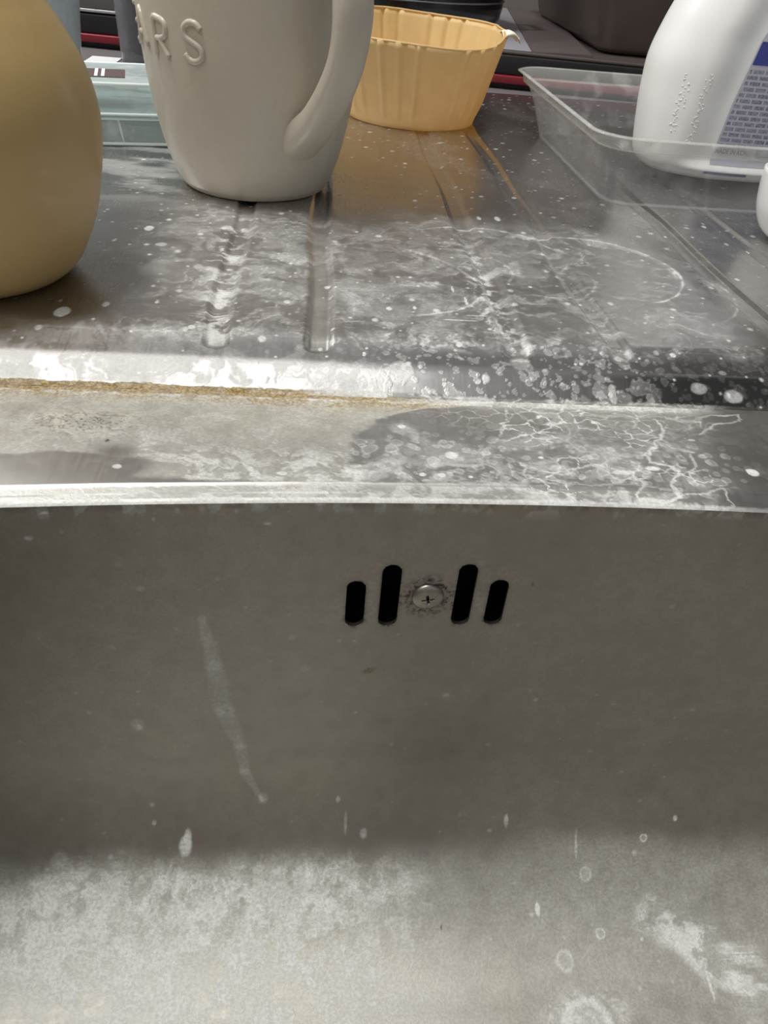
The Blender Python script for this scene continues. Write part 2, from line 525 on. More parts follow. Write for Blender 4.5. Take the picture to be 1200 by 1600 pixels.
# plan outline of the bowl, counter-clockwise seen from above reversed: runs right -> left along the back
def outline():
    pts = []; nrm = []
    def arc(cx, cy, r, a0, a1, n, skip=True):
        for i in range(1 if skip else 0, n):
            a = math.radians(a0 + (a1 - a0) * i / n)
            pts.append((cx + r * math.cos(a), cy + r * math.sin(a))); nrm.append((math.cos(a), math.sin(a)))
    xs = np.concatenate([np.linspace(0.185, 0.137, 12)[:-1], np.arange(0.137, -0.0895, -0.00034)])
    for x in xs:
        s = -0.68 * (x - 0.055)
        L = math.hypot(s, 1)
        pts.append((x, back_edge(x))); nrm.append((-s / L, 1 / L))
    R = 0.062
    n0 = nrm[-1]; p0 = pts[-1]
    a0 = math.degrees(math.atan2(n0[1], n0[0]))
    cx, cy = p0[0] - R * n0[0], p0[1] - R * n0[1]
    arc(cx, cy, R, a0, 180, 60)
    xl = cx - R
    for y in np.linspace(cy, -0.15, 16)[:-1]: pts.append((xl, y)); nrm.append((-1, 0))
    arc(xl + 0.07, -0.15, 0.07, 180, 270, 20, False)
    n1 = nrm[0]; p1 = pts[0]
    cxr, cyr = p1[0] - R * n1[0], p1[1] - R * n1[1]
    xr = cxr + R
    for x in np.linspace(xl + 0.07, xr - 0.07, 20)[:-1]: pts.append((x, -0.22)); nrm.append((0, -1))
    arc(xr - 0.07, -0.15, 0.07, 270, 360, 20, False)
    for y in np.linspace(-0.15, cyr, 16)[:-1]: pts.append((xr, y)); nrm.append((1, 0))
    a1 = math.degrees(math.atan2(n1[1], n1[0]))
    arc(cxr, cyr, R, 0, a1, 30, False)
    return np.array(pts), np.array(nrm)
LP, LN = outline()

def rim_stain(x, y):
    lime = np.zeros(x.shape); yel = np.zeros(x.shape); drk = np.zeros(x.shape); pol = np.zeros(x.shape)
    d = y - back_edge(x)                      # distance behind the bowl edge
    wx = fbm(x * 90, y * 90, 111) - 0.5; wy = fbm(x * 90, y * 90, 123) - 0.5
    n1 = fbm(x * 70 + wx * 2, y * 110 + wy * 2, 131, 6)
    n2 = fbm(x * 260 + wx * 5, y * 420 + wy * 5, 147, 5, 0.65)
    n3 = fbm(x * 35, y * 60, 151, 4)
    # thin greasy film, left part of the ledge; its edge sweeps forward to the left
    lim = np.interp(y, [0.145, 0.160, 0.172, 0.180, 0.186, 0.192], [0.010, 0.012, 0.013, 0.020, 0.032, 0.058])
    film = 1 - ss(-0.0012, 0.0012, x - lim - 0.004 * (n1 - 0.5) * 2)
    low = ss(0.1490, 0.1512, y + 0.002 * (n1 - 0.5))
    patch = (1 - ss(0.158, 0.1605, y + 0.010 * (n3 - 0.5) + 0.25 * np.maximum(0, x + 0.040))) * (1 - ss(-0.043, -0.038, x - 0.5 * (y - 0.150)))
    patch = np.maximum(patch, (1 - ss(0.1, 1.0, np.hypot((x + 0.047) / 0.008, (y - 0.1605) / 0.006))))
    f = film * low * (1 - patch)
    yel += f * (0.34 + 0.25 * ss(0.16, 0.19, y)) * (0.75 + 0.5 * n3)
    lime += f * (0.20 + 0.20 * ss(0.42, 0.62, n2) + 0.14 * ss(0.45, 0.6, n1))
    yel += 0.45 * band(y, 0.1900, 0.0022) * (1 - ss(0.112, 0.125, x))
    yel += 0.75 * film * ss(0.1894, 0.1906, y - 0.0008 * (n2 - 0.5)) * (1 - ss(0.01, 0.03, x))
    lime *= 1 - 0.7 * film * ss(0.1896, 0.1904, y) * (1 - ss(0.01, 0.03, x))
    yel += 0.35 * film * ss(0.1825, 0.1905, y) * (1 - ss(0.0, 0.03, x) * 0.2)
    lime += 0.45 * band(y - 0.0010 * (n2 - 0.5), 0.1893, 0.0006) * (1 - ss(0.10, 0.12, x)) * ss(0.40, 0.55, n2)
    lime += 0.55 * ss(0.1885, 0.1905, y - 0.003 * (n2 - 0.5)) * ss(0.02, 0.05, x) * (1 - ss(0.112, 0.122, x + 0.01 * (n1 - .5)))
    # brown pepper near the left
    pp = band(x, -0.058, 0.014) * band(y, 0.174, 0.005)
    drk += 0.75 * pp * ss(0.60, 0.68, fbm(x * 1500, y * 1500, 161, 2))
    yel += 0.4 * pp * ss(0.45, 0.6, n2)
    drk += 0.9 * (1 - ss(0.6, 1.2, np.hypot((x + 0.0500) / 0.0006, (y - 0.1655) / 0.0008)))
    # grey haze and dried drops right of the film
    rt = 1 - film
    lime += rt * low * (0.10 + 0.20 * ss(0.42, 0.65, n1)) * (1 - 0.85 * ss(0.100, 0.118, x))
    lime += low * 0.22 * ss(0.4, 0.62, n2) * (1 - ss(0.158, 0.166, y)) * (1 - ss(0.06, 0.1, x)) * ss(-0.045, -0.03, x)
    for sc, sd, dn in ((330, 171, 0.5), (200, 173, 0.45)):
        f1, f2, idv = worley(x * sc + wx, y * sc + wy, sd, dn)
        R = 0.42 * (0.35 + 0.65 * idv)
        k = (rt * 0.8 + 0.15) * ss(0.151, 0.153, y) * (1 - 0.8 * ss(0.105, 0.12, x))
        lime += k * (0.14 * (1 - ss(R * 0.85, R, f1)) + 0.20 * band(f1, R * 0.9, 0.05)) * (1 - ss(0.166, 0.178, y) * 0.7)
    # cracked crust: bright ragged cell borders
    wob = (fbm(x * 500, y * 500, 181, 3) - 0.5)
    f1, f2, idv = worley(x * 190 + wx * 1.6 + wob * .35, y * 260 + wy * 1.6 + wob * .35, 183)
    crack = 1 - ss(0.02, 0.09, f2 - f1)
    cz = ss(0.045, 0.06, x) * (1 - ss(0.098, 0.108, x + 0.012 * (n1 - 0.5)))
    cz2 = ss(0.025, 0.05, x) * (1 - ss(0.112, 0.120, x + 0.012 * (n1 - 0.5))) * ss(0.174, 0.184, y)
    on = ss(0.47, 0.56, fbm(x * 80, y * 120, 187, 4))
    lime += (0.85 * cz * on + 0.45 * cz2) * crack * (0.55 + 0.6 * n2)
    lime += 0.20 * cz * idv * ss(0.4, 0.6, n2)
    yel += 0.18 * cz2
    pol += 0.3 * ss(0.1, 0.12, x)
    for bx, by, rx, ry, s in SPOTS_R:
        dd = np.hypot((x - bx) / rx, (y - by) / ry) * (1 + 0.6 * (n2 - 0.5))
        lime += s * (1 - ss(0.7, 1.05, dd))
    for pth, wd, s in LINES_R:
        P = np.array(pth)
        for a, b in zip(P[:-1], P[1:]):
            ab = b - a
            m = (x > min(a[0], b[0]) - 0.004) & (x < max(a[0], b[0]) + 0.004) & (y > min(a[1], b[1]) - 0.004) & (y < max(a[1], b[1]) + 0.004)
            if not m.any(): continue
            xx = x[m] + 0.0022 * wob[m] + 0.004 * (n1[m] - 0.5); yy = y[m] + 0.0018 * (n2[m] - 0.5) + 0.003 * wy[m]
            t = np.clip(((xx - a[0]) * ab[0] + (yy - a[1]) * ab[1]) / (ab @ ab), 0, 1)
            dist = np.hypot(xx - a[0] - t * ab[0], yy - a[1] - t * ab[1])
            lime[m] = np.maximum(lime[m], s * (0.45 + 0.75 * n2[m]) * (1 - ss(wd * 0.5, wd * (0.8 + 0.8 * n1[m]), dist)))
    # rolled lip of the ledge: pale dried line
    lip = (1 - ss(0.0052, 0.0057, d)) * ss(-0.001, 0.0, d)
    lx = 1 - ss(0.085, 0.105, x + 0.02 * (n1 - 0.5))
    back = y > 0.1
    lime += back * lip * lx * (0.24 + 0.3 * ss(0.4, 0.6, n2))
    lime += back * 0.55 * (1 - ss(0.0004, 0.0013, d - 0.0010 * (n2 - 0.3))) * (1 - ss(0.10, 0.13, x)) * (0.6 + 0.6 * n2)
    yel += back * 0.20 * lip * lx
    drk += back * 0.25 * band(d, 0.0057, 0.0003) * lx
    return np.stack([np.clip(lime, 0, 1), np.clip(yel, 0, 1), np.clip(drk, 0, 1), np.clip(pol, 0, 1)], -1)

SPOTS_R = [(0.0364, 0.1631, .0018, .0018, .85), (0.0246, 0.1764, .0011, .0010, .95), (0.1164, 0.1591, .0019, .0019, .95), (-0.0454, 0.1544, .0012, .0010, .7),
           (0.0328, 0.1543, .0012, .0010, .6), (0.0280, 0.1544, .0009, .0008, .8), (0.0889, 0.1596, .0022, .0010, .8), (0.0601, 0.1633, .0007, .0006, .8),
           (0.1054, 0.1741, .0012, .0006, .5), (-0.0065, 0.1532, .0014, .0008, .7), (-0.0133, 0.1524, .0010, .0008, .6), (0.0106, 0.1548, .0030, .0009, .4), (0.0400, 0.1538, .0006, .0006, .8)]
LINES_R = [
    ([(0.0985, 0.1849), (0.0988, 0.1797), (0.0948, 0.1728), (0.0899, 0.1657), (0.0901, 0.1621), (0.0946, 0.1611), (0.0952, 0.1570), (0.0919, 0.1525), (0.0925, 0.1483), (0.0890, 0.1466), (0.0825, 0.1469)], 0.00055, 0.95),
    ([(0.0657, 0.1583), (0.0730, 0.1601), (0.0767, 0.1582), (0.0778, 0.1535), (0.0821, 0.1565), (0.0839, 0.1526), (0.0817, 0.1479)], 0.0004, 0.8),
    ([(0.0952, 0.1570), (0.1013, 0.1614), (0.1028, 0.1685), (0.0992, 0.1699), (0.0957, 0.1729)], 0.0004, 0.65),
    ([(0.1111, 0.1811), (0.1140, 0.1859), (0.1198, 0.1880), (0.1269, 0.1885), (0.1257, 0.1848), (0.1165, 0.1825), (0.1088, 0.1769)], 0.0004, 0.55),
    ([(0.0737, 0.1834), (0.0716, 0.1775), (0.0693, 0.1715), (0.0705, 0.1669), (0.0772, 0.1657), (0.0878, 0.1656)], 0.00045, 0.55),
    ([(0.0556, 0.1875), (0.0537, 0.1805), (0.0506, 0.1737)], 0.0004, 0.6),
    ([(0.0463, 0.1672), (0.0438, 0.1605), (0.0469, 0.1561), (0.0459, 0.1533)], 0.0004, 0.6),
    ([(0.0932, 0.1511), (0.0927, 0.1489), (0.1016, 0.1508), (0.1053, 0.1515), (0.1045, 0.1477), (0.1061, 0.1456), (0.1023, 0.1445)], 0.0004, 0.6),
    ([(0.0590, 0.1867), (0.0757, 0.1860), (0.0988, 0.1867), (0.1041, 0.1852), (0.1120, 0.1833)], 0.0010, 0.5),
    ([(0.0647, 0.1577), (0.0606, 0.1547), (0.0664, 0.1516), (0.0769, 0.1526), (0.0913, 0.1504)], 0.0004, 0.5)]
LINES_R = [([ (p[0], p[1]) for p in L[0]], L[1], L[2]) for L in LINES_R]

def build_rim():
    O = LP + LN * 0.2
    O[:, 0] = np.clip(LP[:, 0] + LN[:, 0] * np.where(LN[:, 1] > 0.9, 0.04 + 0.2 * (1 - LN[:, 1]) * 10 * 0.6, 0.2), -0.190, 0.300)
    O[:, 1] = np.clip(O[:, 1], -0.270, FOOT_Y)
    O[LN[:, 1] > 0.9, 1] = FOOT_Y
    D = O - LP
    Ln = np.linalg.norm(D, axis=1)[:, None]
    ds = np.concatenate([[0, 0.0004, 0.0009], np.arange(0.0014, 0.0068, 0.00028), ])
    rest = 1 - (1 - np.linspace(0, 1, 172)[1:])
    rows = []; dz = []
    for d in ds:
        rows.append(LP + D / Ln * d)
        dz.append(d)
    last = ds[-1]
    for r in rest:
        rows.append(LP + D / Ln * (last + (Ln - last) * r)); dz.append(1)
    P = np.array(rows)
    zz = np.interp(np.array(dz), [0, 0.0004, 0.0009, 0.0050, 0.0056, 0.0064, 1.0], [EZ, EZ + 0.0004, EZ + 0.0006, -0.0084, -0.0083, RIM_Z, RIM_Z])
    X = P[..., 0]; Y = P[..., 1]
    Z = zz[:, None] + 0.00025 * (fbm(X * 45, Y * 45, 7, 3) - 0.5) * (np.arange(len(zz)) > 8)[:, None]
    Z[-1] = RIM_Z
    S = rim_stain(X, Y)
    V = np.stack([X, Y, Z], -1).reshape(-1, 3)
    nr, nc = X.shape
    # outer drop
    q = grid_quads(nr, nc, True)
    o = big_mesh('rim', V, q, M_rim, sink, S.reshape(-1, 4))
    o['label'] = 'flat ledge between drainboard and bowl with ochre grease line and cracked lime crust'
build_rim()

SLOTS = [(0.0128, -0.0342, -0.0502), (0.0217, -0.0288, -0.0502), (0.0414, -0.0285, -0.0500), (0.0504, -0.0338, -0.0500)]
SLOT_R = 0.0025
SCREW = (0.0317, -0.0398)

SPOTS_W = [  # x, distance down the wall, radius x, radius along, strength, ring
    (-0.0472, 0.0778, .0022, .0036, .38, 0), (-0.0470, 0.0790, .0010, .0016, .5, 0), (-0.0364, 0.1292, .0022, .0040, .75, 0), (-0.0357, 0.1264, .0013, .0035, .75, 0), (-0.0124, 0.1142, .0018, .0025, .40, 0), (-0.0744, 0.1298, .0028, .003, .18, 0),
    (0.0115, 0.1160, .0008, .0014, .6, 0), (0.0142, 0.1246, .0005, .0045, .3, 0), (0.0201, 0.1286, .0014, .002, .35, 0), (-0.0463, 0.1138, .0008, .001, .4, 0), (-0.0459, 0.1204, .0008, .001, .5, 0),
    (0.0676, 0.1256, .0008, .0030, .50, 0), (0.1255, 0.1242, .0009, .0012, .75, 0), (0.1148, 0.1314, .0012, .0014, .6, 1), (0.0777, 0.1538, .0009, .0024, 1, 0), (0.0917, 0.1340, .0004, .006, .35, 0),
    (0.0946, 0.1432, .0020, .0024, .30, 1), (0.0979, 0.1610, .0016, .0016, .4, 1), (0.0846, 0.1684, .0028, .0034, .40, 1), (0.1113, 0.1626, .0005, .0006, .9, 0), (0.1302, 0.1756, .0005, .005, .5, 0),
    (-0.0666, 0.1496, .0013, .0018, .8, 0), (-0.0805, 0.1548, .0022, .0026, .9, 0), (-0.0199, 0.1632, .0014, .0018, .6, 0), (-0.0038, 0.1798, .003, .003, .7, 1), (0.1197, 0.1584, .0030, .0030, .35, 1),
    (0.0879, 0.1860, .0085, .0075, .55, 1), (0.0879, 0.1860, .0030, .0030, .35, 1), (0.1379, 0.1420, .0008, .003, .4, 0), (0.0691, 0.0720, .0008, .001, .4, 0), (0.0578, 0.0934, .0012, .0010, .25, 0),
    (0.0003, 0.0572, .0014, .0016, .15, 0), (0.0153, 0.0768, .0007, .0007, .35, 0), (-0.0095, 0.0060, .0010, .0005, .5, 0), (-0.0588, 0.0018, .0011, .0005, .5, 0), (-0.0355, 0.0044, .0005, .0006, .5, 0), (-0.0635, 0.0088, .0012, .0008, .4, 0), (0.0958, 0.0000, .0018, .0014, .5, 0), (0.0028, 0.0000, .0016, .0010, .35, 0)]

def bowl_stain(x, s, P):
    lime = np.zeros(x.shape); yel = np.zeros(x.shape); drk = np.zeros(x.shape); pol = np.zeros(x.shape)
    wx = fbm(x * 90, s * 90, 211) - 0.5; wy = fbm(x * 90, s * 90, 223) - 0.5
    n1 = fbm(x * 45 + wx * 2, s * 45 + wy * 2, 231, 6)
    n2 = fbm(x * 420 + wx * 3, s * 200 + wy * 3, 247, 5, 0.65)
    n3 = fbm(x * 18, s * 18, 251, 4)
    lime += 0.05 + 0.07 * ss(0.4, 0.7, n3)
    yel += 0.10 * ss(0.45, 0.65, fbm(x * 25, s * 14, 257))
    # scale caked on the bend's floor side, heavier left; boosted to paint in lamplight
    fl = ss(0.128, 0.142, s + 0.02 * (n3 - 0.5) + 0.05 * np.maximum(0, -0.02 - x) * 0)
    hv = 1 - ss(0.000, 0.055, x + 0.03 * (n3 - 0.5))
    holes = ss(0.44, 0.50, fbm(x * 80 + wx * 3, s * 80 + wy * 3, 261, 5))
    dotty = 1 - 0.5 * ss(0.64, 0.72, fbm(x * 330, s * 220, 263, 3))
    lime += fl * (0.24 + hv * (0.28 + 0.30 * holes * (0.6 + 0.7 * n2)) * dotty)
    yel += fl * (0.12 + hv * 0.28)
    holes2 = ss(0.5, 0.56, fbm(x * 120 + wx * 3, s * 90 + wy * 3, 265, 5))
    lime += fl * hv * 0.12 * holes2
    lime += fl * hv * 0.30 * ss(0.55, 0.66, n1) * ss(0.45, 0.6, n2)
    # milky runs at lower right
    for ax, as_, bx, bs, w, st in (RUN1, RUN2, RUN3):
        a = np.array((ax, as_)); b = np.array((bx, bs)); ab = b - a
        t = np.clip(((x - a[0]) * ab[0] + (s - a[1]) * ab[1]) / (ab @ ab), 0, 1)
        dist = np.hypot(x - a[0] - t * ab[0], s - a[1] - t * ab[1]) + 0.006 * (n1 - 0.5)
        k = 1 - ss(w * 0.3, w * 1.1, dist)
        wsp = fbm((x + s * 0.6) * 45 + wx * 3, (s - x * 0.6) * 130 + wy * 3, 273, 5)
        lime += st * k * (0.12 + 0.85 * ss(0.42, 0.66, wsp) * (0.4 + n2) + 0.55 * band(wsp, 0.52, 0.012) + 0.3 * band(wsp, 0.44, 0.010))
    # long pale drip down the wall
    P_ = np.array(DRIP)
    for a, b in zip(P_[:-1], P_[1:]):
        ab = b[:2] - a[:2]
        t = np.clip(((x - a[0]) * ab[0] + (s - a[1]) * ab[1]) / (ab @ ab), 0, 1)
        w = a[2] + (b[2] - a[2]) * t
        dist = np.hypot(x - a[0] - t * ab[0], s - a[1] - t * ab[1]) + 0.0018 * (n2 - 0.5)
        lime = np.maximum(lime, (0.08 + 0.42 * n2) * (1 - ss(w * 0.5, w * 1.1, dist)) + lime * 0.9)
    for bx, bs, rx, rs, st, ring in SPOTS_W:
        d = np.hypot((x - bx) / rx, (s - bs) / rs) * (1 + 0.5 * (n2 - 0.5))
        if ring: lime += st * (band(d, 0.85, 0.16) + 0.25 * (1 - ss(0.8, 1, d)))
        else: lime += st * (1 - ss(0.55, 1.1, d))
    # fine flecks
    for sc, sd, dn in ((70, 281, 0.3), (130, 283, 0.25)):
        f1, f2, idv = worley(x * sc, s * sc, sd, dn)
        lime += 0.30 * (1 - ss(0.02, 0.07 * (0.4 + idv), f1)) * idv
    # splashes hanging under the edge
    f1, f2, idv = worley(x * 380, s * 200, 291, 0.35)
    lime += 0.28 * (1 - ss(0.15, 0.42 * idv + 0.05, f1)) * (1 - ss(0.001, 0.0065 * (0.2 + n1), s))
    drk += 0.30 * (1 - ss(0.0006, 0.0022, s)) * ss(0.4, 0.6, n2)
    # black grime round screw and slots
    zz = EZ - s
    r = np.hypot(x - SCREW[0], zz - SCREW[1])
    pit = ss(0.47, 0.60, fbm(x * 1300, s * 1300, 301, 3))
    drk += np.clip(0.95 * band(r, 0.0050, 0.0010), 0, 1) * (0.25 + 0.9 * pit) * (0.55 + 0.45 * (zz > SCREW[1] - 0.002))
    drk += 0.45 * band(r, 0.0062, 0.0018) * pit
    for i, (sx, t, b) in enumerate(SLOTS):
        dy = np.maximum(0, np.maximum(zz - (t - SLOT_R), (b + SLOT_R) - zz))
        e = np.hypot(x - sx, dy) - SLOT_R
        drk += 0.75 * np.exp(-np.maximum(e, 0) / 0.00045) * (0.35 + 0.65 * (pit > 0.3))
        drk += 0.5 * np.exp(-np.maximum(e, 0) / 0.0012) * pit * ss(-0.003, 0.003, (b + SLOT_R) - zz)
        lime += 0.10 * np.exp(-np.maximum(e - 0.001, 0) / 0.003) * pit
    bx, bs = 0.0183, 0.0584
    d = np.hypot((x - bx) / 0.0026, (s - bs + 0.35 * (x - bx)) / 0.0016)
    drk += 0.85 * (1 - ss(0.1, 1.1, d)) * (0.5 + 0.5 * pit)
    yel += 0.5 * (1 - ss(0.3, 1.3, d))
    bx, bs = 0.0591, 0.0256
    drk += 0.7 * (1 - ss(0.3, 1.0, np.hypot((x - bx - 0.2 * (s - bs)) / 0.0003, (s - bs) / 0.0014)))
    bx, bs = 0.0453, 0.1582
    drk += 0.8 * (1 - ss(0.3, 1.0, np.hypot((x - bx) / 0.0003, (s - bs) / 0.0014)))
    return np.stack([np.clip(lime, 0, 1), np.clip(yel, 0, 1), np.clip(drk, 0, 1), np.clip(pol, 0, 1)], -1)
RUN1 = (0.1162, 0.1566, 0.1510, 0.1734, 0.0085, 0.75)
RUN2 = (0.1273, 0.1648, 0.1504, 0.1858, 0.0070, 0.6)
RUN3 = (0.0804, 0.1842, 0.0972, 0.1818, 0.0075, 0.5)
DRIP = [(-0.0267, 0.0364, .0012), (-0.0245, 0.0548, .0030), (-0.0228, 0.0736, .0034), (-0.0189, 0.0904, .0022), (-0.0180, 0.1028, .0018), (-0.0126, 0.1150, .0010)]

def build_bowl():
    Lw = EZ - BZC
    svals = np.concatenate([[0.0, 0.0004], np.arange(0.0008, Lw + BR * math.pi / 2, 0.00036)])
    ins = []; zs = []
    for s in svals:
        if s < Lw: i, z = DRAFT * s, EZ - s
        else:
            a = (s - Lw) / BR
            i, z = DRAFT * Lw + BR * (1 - math.cos(a)), BZC - BR * math.sin(a)
        ins.append(i); zs.append(z)
    ins = np.array(ins); zs = np.array(zs)
    P = LP[None] - LN[None] * ins[:, None, None]
    X = P[..., 0]; Y = P[..., 1]; Z = np.repeat(zs[:, None], X.shape[1], 1)
    Sc = np.repeat(svals[:, None], X.shape[1], 1)
    ctr = np.array([0.055, -0.04]); last = P[-1]
    fr = []; 
    for t in np.concatenate([np.linspace(0, 0.35, 40)[1:], np.linspace(0.35, 0.97, 14)[1:]]):
        fr.append(last * (1 - t) + ctr * t)
    F_ = np.array(fr)
    dist = np.linalg.norm(F_ - last[None], axis=-1)
    X = np.vstack([X, F_[..., 0]]); Y = np.vstack([Y, F_[..., 1]])
    Z = np.vstack([Z, BZC - BR - 0.008 * (dist / 0.15)])
    Sc = np.vstack([Sc, svals[-1] + dist])
    # along-wall coordinate: x on the back, else shifted far so placed marks stay on the back wall
    isback = (LN[:, 1] > 0.6)
    XS = np.where(isback[None], X, X + 3.0)
    S = bowl_stain(XS, Sc, None)
    nr, nc = X.shape
    V = np.stack([X, Y, Z], -1)
    Q = grid_quads(nr, nc, True)
    # slot openings cut through the wall, boundary vertices pulled exactly onto the slot outline
    kill = np.zeros(nr * nc, bool)
    Vf = V.reshape(-1, 3)
    backf = np.repeat((isback & (LP[:, 0] > 0) & (LP[:, 0] < 0.065))[None], nr, 0).ravel()
    for sx, t, b in SLOTS:
        def sd(v):
            cz = np.clip(v[:, 2], b + SLOT_R, t - SLOT_R)
            return np.hypot(v[:, 0] - sx, v[:, 2] - cz) - SLOT_R, cz
        e, cz = sd(Vf)
        m = backf & (Vf[:, 2] > -0.07)
        inside = m & (e < -0.00018)
        near = m & (e >= -0.00018) & (e < 0.00018)
        dx = Vf[near, 0] - sx; dz = Vf[near, 2] - cz[near]
        L = np.hypot(dx, dz)
        Vf[near, 0] = sx + dx / L * SLOT_R
        Vf[near, 2] = cz[near] + dz / L * SLOT_R
        kill |= inside
    Q = Q[~kill[Q].any(1)]
    # centre cap of the floor, with the strainer hole left as a small opening filled by the drain
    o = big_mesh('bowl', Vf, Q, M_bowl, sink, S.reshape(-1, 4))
    o['label'] = 'grey brushed bowl wall curving into a floor with caked lime and painted-in light'
build_bowl()

def slot_loop(sx, t, b, r, n=20):
    pts = []
    for k in range(n + 1):
        a = math.pi * k / n
        pts.append((sx + r * math.cos(a), t - r + r * math.sin(a)))
    for k in range(n + 1):
        a = math.pi + math.pi * k / n
        pts.append((sx + r * math.cos(a), b + r + r * math.sin(a)))
    return pts
M_edge = plain('slot_edge_steel', (0.10, 0.09, 0.08), 0.5, 0.6)
for sx, t, b in SLOTS:
    V = []; F = []
    lp = slot_loop(sx, t, b, SLOT_R + 0.0001)
    n = len(lp)
    for off in (0.0, 0.0012):
        for (x, z) in lp:
            V.append((x, back_edge(x) - DRAFT * (EZ - z) + off, z))
    for k in range(n):
        F.append((k, (k + 1) % n, n + (k + 1) % n, n + k))
    mesh('overflow_slot', V, F, M_edge, sink)
# overflow housing: open-fronted black channel behind the wall
def housing():
    lo = (0.004, -0.058); hi = (0.060, -0.022)
    V = []; F = []
    for off in (0.0013, 0.022):
        for (x, z) in ((lo[0], lo[1]), (hi[0], lo[1]), (hi[0], hi[1]), (lo[0], hi[1])):
            V.append((x, 0.1437 + off, z))
    for k in range(4): F.append((k, (k + 1) % 4, 4 + (k + 1) % 4, 4 + k))
    F.append((4, 5, 6, 7))
    mesh('overflow_housing', V, F, M_void, sink, False)
housing()
# overflow screw: pan head with a cross recess
def screw():
    M = plain('screw_steel', (0.33, 0.31, 0.27), 0.36, 0.9, 0.15, 900)
    sx, sz = SCREW
    yb = back_edge(sx) - DRAFT * (EZ - sz)
    N = 120; NR = 40; Rr = 0.0043
    V = []; F = []
    ca = math.radians(12)
    for i in range(NR + 1):
        r = Rr * i / NR
        for k in range(N):
            a = 2 * math.pi * k / N
            x = r * math.cos(a); z = r * math.sin(a)
            h = 0.0014 * math.sqrt(max(0, 1 - (r / Rr) ** 2.4)) + 0.0001
            u = x * math.cos(ca) + z * math.sin(ca); w = -x * math.sin(ca) + z * math.cos(ca)
            arm = min(max(abs(u) - 0.00030, abs(w) - 0.00155), max(abs(w) - 0.00030, abs(u) - 0.00155))
            if arm < 0.0001: h -= 0.0007 * (1 - min(1, max(0, (arm + 0.0001) / 0.0002)))
            V.append((sx + x, yb - h, sz + z))
    for i in range(NR):
        for k in range(N):
            k2 = (k + 1) % N
            F.append((i * N + k, (i + 1) * N + k, (i + 1) * N + k2, i * N + k2))
    o = mesh('overflow_screw', V, F, M, sink)
    o['label'] = 'domed cross-head screw ringed with black grime'
    # dark fill in the cross recess
    Md = plain('recess_dark', (0.03, 0.025, 0.02), 0.8)
    V = []; F = []
    for (hu, hw) in ((0.00150, 0.00030), (0.00030, 0.00150)):
        b = len(V)
        for (u, w) in ((-hu, -hw), (hu, -hw), (hu, hw), (-hu, hw)):
            V.append((sx + u * math.cos(ca) - w * math.sin(ca), yb - 0.00088, sz + u * math.sin(ca) + w * math.cos(ca)))
        F.append((b, b + 1, b + 2, b + 3))
    mesh('cross_recess', V, F, Md, o, False)
screw()
# drain fitting at the middle of the bowl floor
dr = lathe('drain', [(0.001, -0.170), (0.030, -0.170), (0.036, -0.1665), (0.040, -0.1660), (0.042, -0.1675)], plain('drain_steel', (0.5, 0.48, 0.45), 0.3, 1.0), sink, 48, caps=False)
dr.location = (0.055, -0.04, 0)

# room shell
M_shell = plain('plain_wall', (0.35, 0.33, 0.30), 0.6)
for nm, lo, hi in (('floor', (-1.6, -1.6, -0.95), (1.8, 1.5, -0.9)), ('wall_left', (-1.7, -1.6, -0.9), (-1.6, 1.5, 1.7)), ('wall_right', (1.8, -1.6, -0.9), (1.9, 1.5, 1.7))):
    box(nm, lo, hi, M_shell)['kind'] = 'structure'
# worktop around the sink
M_worktop = plain('grey_worktop', (0.16, 0.15, 0.15), 0.35, 0.0, 0.2, 200)
wt = thing('worktop', (0, 0.655, -0.03), 'dark grey worktop behind the drainboard under the cooker', 'worktop')
box('worktop_slab', (-0.9, 0.001, 0), (1.0, 0.75, 0.0285), M_worktop, wt, 0.001)
wb = box('wall_back', (-1.6, 1.42, -0.9), (1.8, 1.5, 1.7), plain('back_wall', (0.20, 0.175, 0.155), 0.5, 0, 0.1, 20))
wb['kind'] = 'structure'

# ------------------------------------------------------------------ coffee mug
M_mug = plain('beige_stoneware', (0.53, 0.475, 0.39), 0.42, 0, 0.05, 300, 0.15, 0.25, bscale=900)
mug = thing('coffee_mug', (-0.0268, 0.372, 0.0001), 'matt beige mug with raised lettering, its handle turned to the camera', 'mug')
MO = [(0.0285, 0.0004), (0.0302, 0.0000), (0.0318, 0.0014), (0.0338, 0.0045), (0.0378, 0.0151), (0.0418, 0.0324), (0.0440, 0.0487), (0.0452, 0.0663), (0.0462, 0.085), (0.0470, 0.104)]
mo = smooth_prof(MO, 5)
inner = [(0.0470, 0.1052), (0.0462, 0.1062), (0.0452, 0.1056), (0.0442, 0.103), (0.0425, 0.0663), (0.0390, 0.0324), (0.0330, 0.012), (0.022, 0.0065), (0.001, 0.006)]
lathe('mug_body', [(0.001, 0.0016), (0.0265, 0.0014)] + [tuple(p) for p in mo] + inner, M_mug, mug, 128, caps=False)
def mug_r(z):
    zs = [p[1] for p in mo]; rs = [p[0] for p in mo]
    return float(np.interp(z, zs[6:], rs[6:]))
